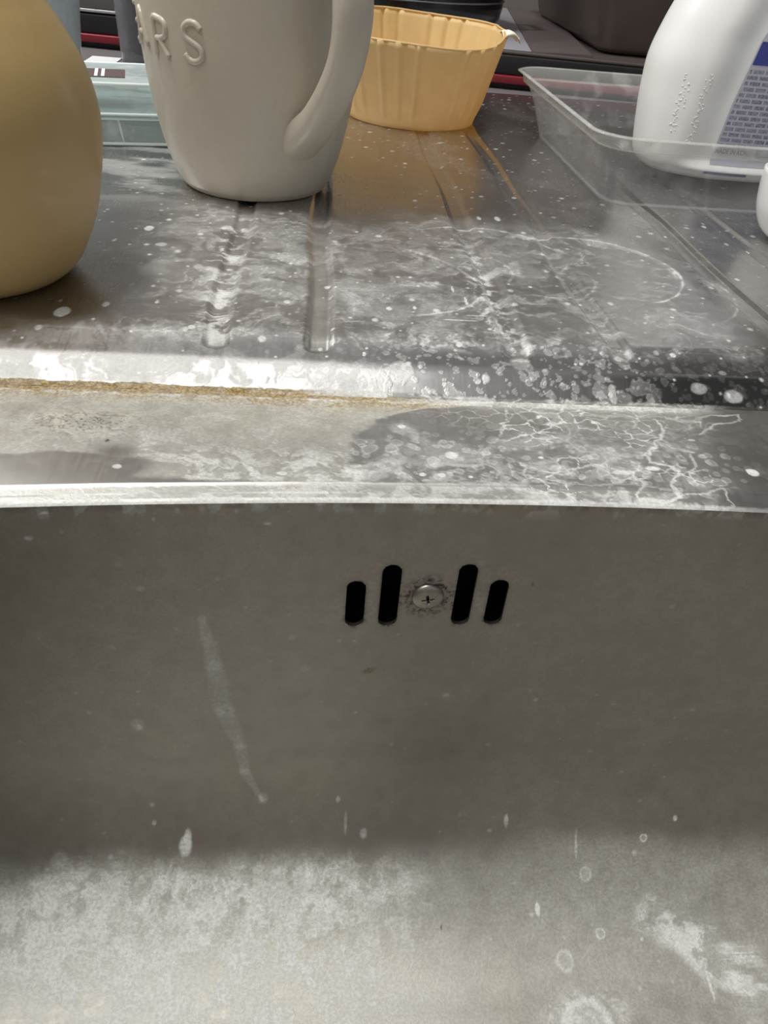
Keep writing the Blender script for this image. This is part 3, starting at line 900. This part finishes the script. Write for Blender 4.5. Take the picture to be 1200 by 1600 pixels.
def mug_handle():
    az = math.radians(-56)
    er = Vector((math.cos(az), math.sin(az), 0)); et = Vector((-math.sin(az), math.cos(az), 0))
    ctl = smooth_prof([(0.0335, 0.0245, 0.0100, 0.0085), (0.0400, 0.0280, 0.0095, 0.0066), (0.0505, 0.0360, 0.0080, 0.0052), (0.0610, 0.0480, 0.0076, 0.0046), (0.0675, 0.0600, 0.0074, 0.0042), (0.0695, 0.0740, 0.0078, 0.0042), (0.0660, 0.0865, 0.0080, 0.0042), (0.0575, 0.0935, 0.0082, 0.0045), (0.0440, 0.0950, 0.0088, 0.0052)], 7)
    V = []; F = []; N = 36
    for i, c in enumerate(ctl):
        p = er * c[0] + Vector((0, 0, c[1]))
        a = ctl[max(0, i - 1)]; b = ctl[min(len(ctl) - 1, i + 1)]
        t = (er * (b[0] - a[0]) + Vector((0, 0, b[1] - a[1]))).normalized()
        nn = et.cross(t).normalized()
        for k in range(N):
            th = 2 * math.pi * k / N
            cx, sx = math.cos(th), math.sin(th)
            e = 0.75
            V.append(tuple(p + et * (c[2] * math.copysign(abs(cx) ** e, cx)) + nn * (c[3] * math.copysign(abs(sx) ** e, sx))))
    n = len(ctl)
    for i in range(n - 1):
        for k in range(N):
            F.append((i * N + k, i * N + (k + 1) % N, (i + 1) * N + (k + 1) % N, (i + 1) * N + k))
    F.append(tuple(range(N))); F.append(tuple((n - 1) * N + k for k in reversed(range(N))))
    mesh('handle', V, F, M_mug, mug)
mug_handle()
def mug_letters():
    # strokes as (u right, v up) in units of letter height
    G = {'A': [[(-.38, -.5), (-.2, 0), (0, .5), (.2, 0), (.38, -.5)], [(-.24, -.12), (0, -.12), (.24, -.12)]],
         'R': [[(-.28, -.5), (-.28, 0), (-.27, .48), (0, .5), (.24, .42), (.30, .24), (.22, .06), (0, -.02), (-.2, -.03)], [(-.02, -.03), (.14, -.25), (.32, -.5)]],
         'S': [[(.28, .34), (.14, .48), (-.08, .5), (-.27, .36), (-.24, .14), (0, 0), (.24, -.14), (.27, -.36), (.08, -.5), (-.14, -.48), (-.3, -.34)]],
         'E': [[(.28, .5), (-.26, .5), (-.26, 0), (-.26, -.5), (.28, -.5)], [(-.26, 0), (.2, 0)]]}
    for ch, azd, zc in (('E', -178, 0.0600), ('A', -153.5, 0.0597), ('R', -135, 0.0580), ('S', -114.5, 0.0583)):
        V = []; F = []
        H = 0.0122
        for st in G[ch]:
            sp = smooth_prof(st, 5) if len(st) > 2 and ch in 'RS' else [np.array(p) for a_, b_ in zip(st[:-1], st[1:]) for p in [np.array(a_) * (1 - t) + np.array(b_) * t for t in (0, .33, .66)]] + [np.array(st[-1])]
            path = []
            for u, v in sp:
                z = zc + v * H
                r = mug_r(z) - 0.0001
                a = math.radians(azd) + u * H / r
                path.append((r * math.cos(a), r * math.sin(a), z))
            tube_geo(path, 0.00118, V, F, 12)
        mesh('raised_letter', V, F, M_mug, mug)
mug_letters()

# ------------------------------------------------------------------ mustard bottle at the left
M_must = plain('mustard_plastic', (0.50, 0.345, 0.145), 0.40, 0, 0.03, 200, 0.08, 0.15, bscale=700)
yb = thing('soap_bottle', (-0.1068, 0.2510, 0.0001), 'mustard yellow rounded bottle cut off by the left edge of the photo', 'bottle')
yp = smooth_prof([(0.024, 0.0), (0.0280, 0.0015), (0.0325, 0.0060), (0.0380, 0.017), (0.0410, 0.0275), (0.0432, 0.040), (0.0432, 0.050), (0.0405, 0.061), (0.0360, 0.070), (0.0325, 0.0755), (0.0285, 0.082), (0.0230, 0.091), (0.0175, 0.100), (0.014, 0.107), (0.0125, 0.112)], 5)
lathe('bottle_body', [(0.001, 0.0008)] + [tuple(p) for p in yp], M_must, yb, 128, caps=False)
lathe('cap', [(0.0138, 0.110), (0.0142, 0.111), (0.0142, 0.124), (0.013, 0.126), (0.004, 0.127), (0.0035, 0.133), (0.001, 0.134)], M_must, yb, 64)

# ------------------------------------------------------------------ yellow pleated paper cup
def m_paper():
    m, n, l, b, out = nt('waxed_yellow_paper')
    tc = n.new('ShaderNodeTexCoord'); t = n.new('ShaderNodeTexNoise')
    t.inputs['Scale'].default_value = 120; t.inputs['Detail'].default_value = 5
    l.new(tc.outputs['Object'], t.inputs['Vector'])
    mx = n.new('ShaderNodeMix'); mx.data_type = 'RGBA'
    mx.inputs['A'].default_value = (0.84, 0.60, 0.26, 1); mx.inputs['B'].default_value = (0.95, 0.74, 0.38, 1)
    l.new(t.outputs['Fac'], mx.inputs['Factor'])
    l.new(mx.outputs['Result'], b.inputs['Base Color'])
    b.inputs['Roughness'].default_value = 0.45
    tl = n.new('ShaderNodeBsdfTranslucent')
    l.new(mx.outputs['Result'], tl.inputs['Color'])
    ms = n.new('ShaderNodeMixShader'); ms.inputs[0].default_value = 0.35
    l.new(b.outputs[0], ms.inputs[1]); l.new(tl.outputs[0], ms.inputs[2])
    l.new(ms.outputs[0], out.inputs['Surface'])
    return m
M_paper = m_paper()
cup = thing('paper_cup', (0.0600, 0.5420, 0.0002), 'yellow pleated paper baking cup standing behind the mug', 'cup')
def paper_cup():
    N = 288; V = []; F = []
    groups = [-118, -106, -94, -62, -50, -38, -10, 4, 18, 50, 62, 74, 98, 110, 122, 150, 162, 174, 200, 212, 224]
    rib = np.zeros(N)
    for k in range(N):
        a = 360 * k / N
        for g in groups:
            d = (a - g + 180) % 360 - 180
            rib[k] += math.exp(-(d / 1.6) ** 2)
    H = 0.0490
    prof = [(0.0, 0.0), (0.5, 0.0), (0.93, 0.0), (0.985, 0.0006), (1.0, 0.003)]
    rows = []
    for f, z in prof: rows.append((0.0405 * f, z, 0.0))
    for i in range(1, 15):
        t = i / 14
        rows.append((0.0405 + (0.0528 - 0.0405) * t, 0.003 + (H - 0.003) * t, min(1, t * 6) * (1 - 0.0 * t)))
    for j, (r, z, rb) in enumerate(rows):
        for k in range(N):
            a = 2 * math.pi * k / N
            wob = 1 + 0.012 * math.sin(2 * a + 0.6) * (z / H) + 0.006 * math.sin(5 * a) * (z / H)
            rr = (r + 0.0015 * rib[k] * rb) * wob
            zz = z + (z / H) * (0.0045 * math.sin(a) + 0.0012 * math.sin(3 * a + 1))
            V.append((rr * math.cos(a), rr * math.sin(a), zz))
    n = len(rows)
    for i in range(n - 1):
        for k in range(N):
            F.append((i * N + k, i * N + (k + 1) % N, (i + 1) * N + (k + 1) % N, (i + 1) * N + k))
    o = mesh('cup_wall', V, F, M_paper, cup)
    sol = o.modifiers.new('thick', 'SOLIDIFY'); sol.thickness = 0.0005; sol.offset = 1
    top = [V[(n - 1) * N + k] for k in range(0, N, 3)]
    rim = tube('rolled_rim', top, 0.0006, M_paper, cup, 8, True)
    # folded paper tab at the right of the rim
    a0 = math.radians(-6)
    c = Vector((0.0532 * math.cos(a0), 0.0532 * math.sin(a0), H + 0.0002))
    M_tab = plain('pale_paper_edge', (0.86, 0.80, 0.66), 0.5)
    V = []; F = []; nx, ny = 8, 10
    for s in (0, 1):
        for i in range(nx + 1):
            for j in range(ny + 1):
                u = i / nx; v = j / ny - 0.5
                wid = 0.030 * (1 - 0.55 * u ** 2)
                x = u * 0.0100; y = v * wid + 0.004
                z = 0.0022 * math.sin(u * 3.0) + 0.0012 * math.sin(v * 9 + u * 2) - 0.0026 * u - s * 0.0005
                V.append(tuple(c + Vector((x - 0.0008, y, z))))
    st = (nx + 1) * (ny + 1)
    for i in range(nx):
        for j in range(ny):
            q = i * (ny + 1) + j
            F.append((q, q + ny + 1, q + ny + 2, q + 1)); F.append((st + q, st + q + 1, st + q + ny + 2, st + q + ny + 1))
    for i in range(nx):
        for j in (0, ny):
            q = i * (ny + 1) + j; F.append((q, q + ny + 1, st + q + ny + 1, st + q))
    for j in range(ny):
        for i in (0, nx):
            q = i * (ny + 1) + j; F.append((q, q + 1, st + q + 1, st + q))
    t = mesh('rim_tab', V, F, M_tab, cup)
    t['label'] = 'pale folded tab of the rim'
paper_cup()

# ------------------------------------------------------------------ clear plastic tray
M_clear = clear('clear_tray_plastic', tint=(0.97, 0.97, 0.97), body=(0.62, 0.62, 0.61), base=0.05, edge=0.30, noise=0.14)
M_clear_rim = clear('clear_rim_plastic', tint=(0.97, 0.97, 0.96), body=(0.74, 0.73, 0.69), base=0.14, edge=0.55, noise=0.20)
tray = thing('plastic_tray', (0.25, 0.46, 0.0002), 'clear shallow plastic tray with a flared rim under the white bottle', 'tray')
def rrect(x0, x1, y0, y1, r, n=10):
    pts = []
    for cx, cy, a0 in ((x1 - r, y1 - r, 0), (x0 + r, y1 - r, 90), (x0 + r, y0 + r, 180), (x1 - r, y0 + r, 270)):
        for k in range(n + 1):
            a = math.radians(a0 + 90 * k / n)
            pts.append((cx + r * math.cos(a), cy + r * math.sin(a)))
    return pts
def build_tray():
    ox, oy = 0.25, 0.46
    def ring(x0, x1, y0, y1, r, z): return [(p[0] - ox, p[1] - oy, z) for p in rrect(x0, x1, y0, y1, r)]
    rings = [ring(0.1390, 0.3600, 0.3735, 0.5180, 0.012, 0.0012), ring(0.1375, 0.3615, 0.3720, 0.5195, 0.013, 0.0),
             ring(0.1370, 0.3620, 0.3715, 0.5200, 0.0135, 0.0012),
             ring(0.1330, 0.3650, 0.3645, 0.5300, 0.015, 0.016), ring(0.1290, 0.3690, 0.3570, 0.5400, 0.017, 0.0262),
             ring(0.1265, 0.3715, 0.3545, 0.5425, 0.018, 0.0266), ring(0.1262, 0.3718, 0.3540, 0.5430, 0.018, 0.0272),
             ring(0.1250, 0.3730, 0.3525, 0.5445, 0.019, 0.0322), ring(0.1240, 0.3740, 0.3515, 0.5455, 0.0195, 0.0328), ring(0.1222, 0.3755, 0.3500, 0.5470, 0.020, 0.0322)]
    V = []; F = []
    for r in rings: V += r
    n = len(rings[0])
    for i in range(len(rings) - 1):
        for k in range(n):
            F.append((i * n + k, i * n + (k + 1) % n, (i + 1) * n + (k + 1) % n, (i + 1) * n + k))
    Fb = [f for f in F if f[0] < 4 * n] + [tuple(range(n))]
    Fr = [f for f in F if f[0] >= 4 * n]
    a = mesh('tray_body', V, Fb, M_clear, tray)
    b = mesh('tray_rim', V, Fr, M_clear_rim, tray)
    for o in (a, b):
        s = o.modifiers.new('thick', 'SOLIDIFY'); s.thickness = 0.0004; s.offset = 0
build_tray()

# ------------------------------------------------------------------ white detergent bottle standing in the tray
M_white = plain('white_bottle_plastic', (0.88, 0.87, 0.84), 0.32, 0, 0.0, 100, 0.05, 0.1, bscale=600)
wbt = thing('detergent_bottle', (0.2340, 0.4500, 0.0022), 'large white bottle with a blue and grey printed label standing in the clear tray', 'bottle')
LZ = [0.0, 0.0008, 0.003, 0.008, 0.0257, 0.040, 0.053, 0.067, 0.078, 0.095, 0.115, 0.135, 0.155, 0.17]
LXl = [-0.0500, -0.0520, -0.0545, -0.0570, -0.0598, -0.0610, -0.0608, -0.0570, -0.0528, -0.0450, -0.0350, -0.0260, -0.0190, -0.0150]
LD = [0.0285, 0.0300, 0.0315, 0.0330, 0.0335, 0.0335, 0.0335, 0.0330, 0.0320, 0.0300, 0.0260, 0.0210, 0.0160, 0.0150]
def lblx(z): return float(np.interp(z, [0, 0.0123, 0.0363, 0.0633, 0.09, 0.11], [-0.0265, -0.0255, -0.0235, -0.0190, -0.008, 0.010]))
_sp = np.array(smooth_prof(list(zip(LZ, LXl, LD)), 8))
SZ, SX, SD = _sp[:, 0], _sp[:, 1], _sp[:, 2]
def bot_xy(th, z, recess=True):
    hl = -np.interp(z, SZ, SX); d = np.interp(z, SZ, SD)
    c, s = math.cos(th), math.sin(th)
    e = 0.80
    x = hl * math.copysign(abs(c) ** e, c); y = d * math.copysign(abs(s) ** e, s)
    if recess:
        b = lblx(z) - 0.0025
        up = float(ss(0.004, 0.010, np.array(z))) * (1 - float(ss(0.10, 0.125, np.array(z))))
        f = float(ss(b - 0.019, b + 0.001, np.array(x))) * (1 - float(ss(0.045, 0.055, np.array(x)))) * up
        y *= 1 - 0.16 * f
    return x, y
def front_y(x, z):
    lo, hi = -math.pi + 1e-4, -1e-4
    for _ in range(40):
        m = (lo + hi) / 2
        if bot_xy(m, z)[0] < x: lo = m
        else: hi = m
    return bot_xy(lo, z)[1]
def build_bottle():
    zs = [float(q) for q in SZ]
    N = 200; V = []; F = []
    for z in zs:
        for k in range(N):
            x, y = bot_xy(2 * math.pi * k / N, z); V.append((x, y, z))
    n = len(zs)
    for i in range(n - 1):
        for k in range(N):
            F.append((i * N + k, i * N + (k + 1) % N, (i + 1) * N + (k + 1) % N, (i + 1) * N + k))
    F.append(tuple(reversed(range(N)))); F.append(tuple((n - 1) * N + k for k in range(N)))
    mesh('bottle_body', V, F, M_white, wbt)
    cp = lathe('cap', [(0.017, 0.170), (0.0175, 0.171), (0.0170, 0.192), (0.0155, 0.1945), (0.001, 0.195)], plain('blue_cap', (0.05, 0.08, 0.35), 0.4), wbt, 64)
    # printed label, wrapped on the recessed panel
    M_lab, nn, l, b, out = nt('label_print')
    tc = nn.new('ShaderNodeTexCoord')
    sp = nn.new('ShaderNodeSeparateXYZ'); l.new(tc.outputs['Object'], sp.inputs[0])
    cm = nn.new('ShaderNodeCombineXYZ')
    l.new(sp.outputs['X'], cm.inputs['X']); l.new(sp.outputs['Z'], cm.inputs['Y'])
    nz = nn.new('ShaderNodeTexNoise'); nz.inputs['Scale'].default_value = 900; nz.inputs['Detail'].default_value = 2
    l.new(cm.outputs[0], nz.inputs['Vector'])
    br = nn.new('ShaderNodeTexBrick')
    br.inputs['Scale'].default_value = 1.0
    br.inputs['Brick Width'].default_value = 0.0062
    br.inputs['Row Height'].default_value = 0.00262
    br.inputs['Mortar Size'].default_value = 0.00058
    br.inputs['Mortar Smooth'].default_value = 0.5
    br.offset = 0.37
    br.inputs['Color1'].default_value = (0.14, 0.14, 0.20, 1)
    br.inputs['Color2'].default_value = (0.24, 0.24, 0.31, 1)
    br.inputs['Mortar'].default_value = (0.50, 0.50, 0.56, 1)
    l.new(cm.outputs[0], br.inputs['Vector'])
    rp = nn.new('ShaderNodeMapRange')
    rp.inputs['From Min'].default_value = 0.42; rp.inputs['From Max'].default_value = 0.58
    rp.inputs['To Max'].default_value = 0.5
    l.new(nz.outputs['Fac'], rp.inputs['Value'])
    mx = nn.new('ShaderNodeMix'); mx.data_type = 'RGBA'
    mx.inputs['B'].default_value = (0.45, 0.45, 0.52, 1)
    l.new(rp.outputs['Result'], mx.inputs['Factor']); l.new(br.outputs['Color'], mx.inputs['A'])
    l.new(mx.outputs['Result'], b.inputs['Base Color'])
    b.inputs['Roughness'].default_value = 0.4
    def patch(name, z0, z1, x0f, x1, mat, nz_=24, nx_=30, lift=0.0003, parent=None):
        V = []; F = []
        for i in range(nz_ + 1):
            z = z0 + (z1 - z0) * i / nz_
            xa = x0f(z)
            for j in range(nx_ + 1):
                x = xa + (x1 - xa) * j / nx_
                V.append((x, front_y(x, z) - lift, z))
        for i in range(nz_):
            for j in range(nx_):
                q = i * (nx_ + 1) + j
                F.append((q, q + 1, q + nx_ + 2, q + nx_ + 1))
        return mesh(name, V, F, mat, parent)
    M_pl = plain('label_base', (0.50, 0.50, 0.56), 0.4)
    lab = patch('label', 0.0075, 0.0700, lblx, 0.044, M_pl, parent=wbt)
    lab['label'] = 'grey printed label with rows of small text and a blue header'
    patch('text_block', 0.0165, 0.0520, lambda z: lblx(z) + 0.0010, 0.043, M_lab, lift=0.00045, parent=lab)
    patch('blue_header', 0.0540, 0.0640, lambda z: lblx(z) + 0.0006, 0.043, plain('label_blue', (0.045, 0.055, 0.26), 0.4, 0, .5, 900), lift=0.00045, parent=lab)
    patch('blue_bar', 0.0030, 0.0044, lambda z: -0.0285, -0.006, plain('bar_blue', (0.12, 0.13, 0.30), 0.4), 2, 20, 0.0004, wbt)
    patch('blue_frame', 0.0125, 0.0160, lambda z: -0.0035 + 0.15 * (z - 0.0125), 0.040, plain('frame_blue', (0.05, 0.055, 0.22), 0.4), 3, 20, 0.00045, lab)
    def wrap_text(txt, x, z, size, mat, name, parent, lift):
        cu = bpy.data.curves.new('txt', 'FONT'); cu.body = txt; cu.size = size; cu.offset = 0.00006
        cu.resolution_u = 3
        to = bpy.data.objects.new('txt', cu)
        COL.objects.link(to)
        dg = bpy.context.evaluated_depsgraph_get(); dg.update()
        me = bpy.data.meshes.new_from_object(to.evaluated_get(dg))
        bpy.data.objects.remove(to)
        for v in me.vertices:
            xx, zz = x + v.co.x * 0.80, z + v.co.y
            v.co = Vector((xx, front_y(xx, zz) - lift, zz))
        me.materials.clear(); me.materials.append(mat); me.name = name
        o = bpy.data.objects.new(name, me); COL.objects.link(o); o.parent = parent
        return o
    wrap_text('MADE IN KOREA', lblx(0.0135) + 0.0006, 0.0130, 0.0034, plain('label_ink', (0.05, 0.05, 0.10), 0.5), 'made_in_korea_text', lab, 0.0005)
    wrap_text('DES', -0.0018, 0.0131, 0.0032, plain('label_white_ink', (0.45, 0.47, 0.62), 0.5), 'frame_text', lab, 0.0006)
    # raised moulded marks on the plain side, too small to read
    rnd = random.Random(4); V = []; F = []
    for col, z0, z1 in ((-0.0490, 0.020, 0.047), (-0.0400, 0.016, 0.048)):
        z = z1
        while z > z0:
            for q in range(2):
                x = col + rnd.uniform(-0.0018, 0.0018); zz = z + rnd.uniform(-0.0006, 0.0006)
                x2 = x + rnd.uniform(-0.0010, 0.0010); z2 = zz + rnd.uniform(-0.0010, 0.0010)
                pth = [(x, front_y(x, zz), zz), ((x + x2) / 2, front_y((x + x2) / 2, (zz + z2) / 2), (zz + z2) / 2), (x2, front_y(x2, z2), z2)]
                tube_geo(pth, 0.00022, V, F, 6)
            z -= rnd.uniform(0.0012, 0.0021)
    mesh('moulded_marks', V, F, M_white, wbt)
build_bottle()

# white dish whose rounded side just shows at the right edge
wd = thing('white_cup', (0.2165, 0.3290, 0.0001), 'small white rounded cup just entering at the right edge of the photo', 'cup')
wp = smooth_prof([(0.012, 0.0), (0.016, 0.0008), (0.021, 0.005), (0.0245, 0.012), (0.026, 0.020), (0.0265, 0.028)], 5)
lathe('cup_body', [(0.001, 0.0)] + [tuple(p) for p in wp] + [(0.0258, 0.0285), (0.025, 0.028), (0.0245, 0.020), (0.020, 0.007), (0.001, 0.004)], plain('white_ceramic', (0.82, 0.82, 0.80), 0.25, coat=0.3), wd, 96, caps=False)

# ------------------------------------------------------------------ clear storage box behind the bottle
M_box = clear('frosted_box_plastic', tint=(0.80, 0.88, 0.88), body=(0.66, 0.74, 0.73), base=0.42, edge=0.80, rough=0.2, noise=0.3)
M_boxe = clear('box_edge_plastic', tint=(0.9, 0.95, 0.95), body=(0.88, 0.95, 0.93), base=0.75, edge=0.95, rough=0.2)
bx = thing('storage_box', (-0.0700, 0.4262, 0.0002), 'shallow translucent lidded box lying between the mustard bottle and the mug', 'box', math.radians(11))
def shell(name, x0, x1, y0, y1, z0, z1, mat, parent, r=0.004, closed_top=True, closed_bottom=True):
    rg = []
    for ins, z in ((0.001, z0), (0, z0 + 0.001), (0, z1 - 0.001), (0.001, z1)):
        rg.append([(p[0], p[1], z) for p in rrect(x0 + ins, x1 - ins, y0 + ins, y1 - ins, r, 6)])
    V = []; F = []
    for r_ in rg: V += r_
    n = len(rg[0])
    for i in range(3):
        for k in range(n): F.append((i * n + k, i * n + (k + 1) % n, (i + 1) * n + (k + 1) % n, (i + 1) * n + k))
    if closed_bottom: F.append(tuple(reversed(range(n))))
    if closed_top: F.append(tuple(3 * n + k for k in range(n)))
    return mesh(name, V, F, mat, parent)
shell('box_base', -0.092, 0.026, 0.0, 0.055, 0.0, 0.0125, M_box, bx)
shell('lid', -0.094, 0.028, -0.0015, 0.0565, 0.0138, 0.0275, M_box, bx)
def edge_frame(name, x0, x1, y0, y1, z, rad, mat, parent):
    return tube(name, [(p[0], p[1], z) for p in rrect(x0, x1, y0, y1, 0.004, 4)], rad, mat, parent, 8, True)
edge_frame('base_rim', -0.0925, 0.0265, -0.0005, 0.0555, 0.0122, 0.0006, M_boxe, bx)
edge_frame('foot_rim', -0.0920, 0.0260, 0.0, 0.055, 0.0008, 0.0008, M_boxe, bx)
edge_frame('lid_rim', -0.0945, 0.0285, -0.002, 0.057, 0.0145, 0.0006, M_boxe, bx)
edge_frame('lid_top_edge', -0.0935, 0.0275, -0.001, 0.056, 0.0272, 0.0009, M_boxe, bx)
tube('divider', [(-0.025, 0.0006, 0.001), (-0.0265, 0.0004, 0.0120)], 0.0007, M_boxe, bx)
tube('divider', [(-0.025, 0.0008, 0.0022), (-0.025, 0.053, 0.0022)], 0.0007, M_boxe, bx)
M_brown = plain('brown_label', (0.13, 0.085, 0.075), 0.45)
M_stripe = plain('white_stripe', (0.85, 0.85, 0.85), 0.5)
lb = box('lid_label', (-0.075, 0.014, 0.0276), (-0.0215, 0.036, 0.0279), M_brown, bx)
lb['label'] = 'brown sticker with two white stripes'
for x in (-0.0350, -0.0318):
    box('stripe', (x - 0.0008, 0.0145, 0.0280), (x + 0.0008, 0.0355, 0.0281), M_stripe, lb)
# white reflective strips lying inside the lid
for (xa, ya, xb, yb_, z) in ((-0.018, 0.030, 0.02, 0.016, 0.020), (-0.03, 0.045, 0.02, 0.038, 0.018)):
    tube('inner_rib', [(xa, ya, z), ((xa + xb) / 2, (ya + yb_) / 2, z), (xb, yb_, z)], 0.0012, M_boxe, bx)
tube('blue_insert', [(-0.045, 0.006, 0.0105), (-0.030, 0.006, 0.0108)], 0.0010, plain('blue_plastic', (0.08, 0.18, 0.32), 0.4), bx)

# ------------------------------------------------------------------ see-through tumblers behind
M_frost = clear('frosted_tumbler', tint=(0.75, 0.80, 0.84), body=(0.60, 0.64, 0.66), base=0.45, edge=0.85, rough=0.25, noise=0.35)
tb = thing('plastic_tumbler', (-0.1820, 0.585, 0.0002), 'cloudy blue-grey tumbler half hidden behind the mustard bottle', 'tumbler')
lathe('tumbler_wall', [(0.001, 0.001), (0.027, 0.001), (0.0285, 0.003), (0.0325, 0.040), (0.0385, 0.100), (0.039, 0.102), (0.0378, 0.102), (0.0315, 0.040), (0.027, 0.004), (0.001, 0.003)], M_frost, tb, 96, caps=False)
M_glass = clear('smoky_glass', tint=(0.50, 0.48, 0.50), body=(0.62, 0.62, 0.64), base=0.03, edge=0.70, rough=0.1, noise=0.1)
gj = thing('drinking_glass', (-0.1075, 0.660, 0.0002), 'smoky drinking glass standing behind the left side of the mug', 'glass')
lathe('glass_wall', [(0.001, 0.0), (0.031, 0.0), (0.0335, 0.002), (0.0345, 0.006), (0.0370, 0.100), (0.0365, 0.102), (0.0352, 0.101), (0.0325, 0.012), (0.025, 0.0085), (0.001, 0.008)], M_glass, gj, 96, caps=False)
lathe('drink', [(0.001, 0.0205), (0.020, 0.0205), (0.0318, 0.026), (0.0335, 0.060), (0.0335, 0.062), (0.001, 0.062)], plain('dark_drink', (0.03, 0.028, 0.032), 0.25), gj, 64, caps=False)

# sticker on the steel
st = box('sticker', (-0.0110, -0.014, 0.0), (0.0110, 0.012, 0.0004), plain('white_sticker', (0.85, 0.83, 0.83), 0.5))
st.location = (-0.1600, 0.6790, -0.0013)
tag(st, 'small white rectangular sticker on the worktop in front of the red stripe', 'sticker')

# ------------------------------------------------------------------ cooker behind
M_stove = plain('brown_steel_top', (0.115, 0.092, 0.085), 0.38, 0.3, 0.25, 25)
M_red = plain('red_trim', (0.20, 0.012, 0.022), 0.35)
M_silver = plain('silver_trim', (0.6, 0.58, 0.58), 0.3, 0.9)
sv = thing('gas_cooker', (0.0, 0.7030, -0.0014), 'dark tabletop cooker with a black front and a thin red line along its foot', 'cooker', math.radians(-8.2))
box('cooker_body', (-0.34, 0.0045, 0.0095), (0.46, 0.42, 0.0235), M_dark, sv, 0.0015)
box('red_stripe', (-0.34, 0.0010, 0.0040), (0.46, 0.012, 0.0098), M_red, sv, 0.001)
box('foot_rail', (-0.33, 0.0100, 0.0), (0.45, 0.40, 0.0042), M_dark, sv)
box('top_plate', (-0.338, 0.0065, 0.0236), (0.458, 0.418, 0.0262), M_stove, sv, 0.001)
box('silver_trim', (-0.30, 0.0040, 0.0245), (-0.10, 0.0065, 0.0265), M_silver, sv, 0.0004)
box('glass_panel', (-0.33, 0.012, 0.0262), (-0.045, 0.40, 0.0270), plain('black_glass', (0.006, 0.006, 0.007), 0.15), sv, 0.0004)
# raised hob strips, front to back; the pale one paints in reflected light
box('hob_strip', (0.100, 0.010, 0.0262), (0.168, 0.40, 0.0270), plain('pale_reflection', (0.42, 0.41, 0.44), 0.4, 0.3), sv, 0.0006)
def ramp(name, x0, x1, y0, y1, z0, z1, mat):
    V = [(x0, y0, z0), (x1, y0, z1), (x1, y1, z1), (x0, y1, z0), (x0, y0, z0 - 0.002), (x1, y0, z0 - 0.002), (x1, y1, z0 - 0.002), (x0, y1, z0 - 0.002)]
    F = [(0, 1, 2, 3), (4, 7, 6, 5), (0, 4, 5, 1), (1, 5, 6, 2), (2, 6, 7, 3), (3, 7, 4, 0)]
    return mesh(name, V, F, mat, sv, False)
ramp('hob_strip', 0.169, 0.215, 0.010, 0.40, 0.0265, 0.0285, plain('brown_panel', (0.13, 0.105, 0.10), 0.45, 0.2, .2, 40))
# dark grey metal box standing on the cooker at the right
gb = thing('roasting_tin', (0.222, 0.705, 0.0262), 'dark grey sloping-sided metal tin on the cooker at upper right', 'tin', math.radians(-3))
def tin():
    V = []; F = []
    M = plain('dark_tin', (0.22, 0.185, 0.17), 0.42, 0.5, 0.3, 30)
    lv = [((0.010, 0.28, 0.010, 0.30), 0.0), ((0.006, 0.284, 0.006, 0.304), 0.004), ((-0.010, 0.30, -0.010, 0.32), 0.060), ((-0.016, 0.306, -0.016, 0.326), 0.0605), ((-0.016, 0.306, -0.016, 0.326), 0.062),
          ((-0.009, 0.299, -0.009, 0.319), 0.0615), ((0.008, 0.282, 0.008, 0.302), 0.005), ((0.012, 0.278, 0.012, 0.298), 0.003)]
    for (x0, x1, y0, y1), z in lv: V += [(p[0], p[1], z) for p in rrect(x0, x1, y0, y1, 0.014, 8)]
    n = 36
    for i in range(len(lv) - 1):
        for k in range(n): F.append((i * n + k, i * n + (k + 1) % n, (i + 1) * n + (k + 1) % n, (i + 1) * n + k))
    F.append(tuple(reversed(range(n)))); F.append(tuple((len(lv) - 1) * n + k for k in range(n)))
    mesh('tin_body', V, F, M, gb)
tin()
# black pot on the cooker
M_pot = plain('black_enamel', (0.008, 0.008, 0.010), 0.18, 0, 0, 50, 0, 0.5)
pt = thing('cooking_pot', (0.0700, 0.848, 0.0275), 'black pot with a rounded lower edge on the cooker behind the yellow cup', 'pot')
lathe('pot_body', [(0.001, 0.0), (0.088, 0.0), (0.0945, 0.0015), (0.0985, 0.007), (0.100, 0.016), (0.1005, 0.070), (0.103, 0.071), (0.103, 0.073), (0.099, 0.073), (0.0985, 0.016), (0.09, 0.005), (0.001, 0.004)], M_pot, pt, 128, caps=False)
tube('highlight_line', [(0.1005 * math.cos(2 * math.pi * k / 64), 0.1005 * math.sin(2 * math.pi * k / 64), 0.020) for k in range(64)], 0.0007, plain('pot_highlight', (0.3, 0.3, 0.33), 0.3, 0.8), pt, 6, True)  # pale ring standing in for a highlight along the enamel
tube('pot_handle', [(-0.100, 0.02, 0.055), (-0.120, 0.022, 0.056), (-0.122, -0.022, 0.056), (-0.100, -0.02, 0.055)], 0.004, M_pot, pt)
tube('pot_handle', [(0.100, 0.02, 0.055), (0.120, 0.022, 0.056), (0.122, -0.022, 0.056), (0.100, -0.02, 0.055)], 0.004, M_pot, pt)
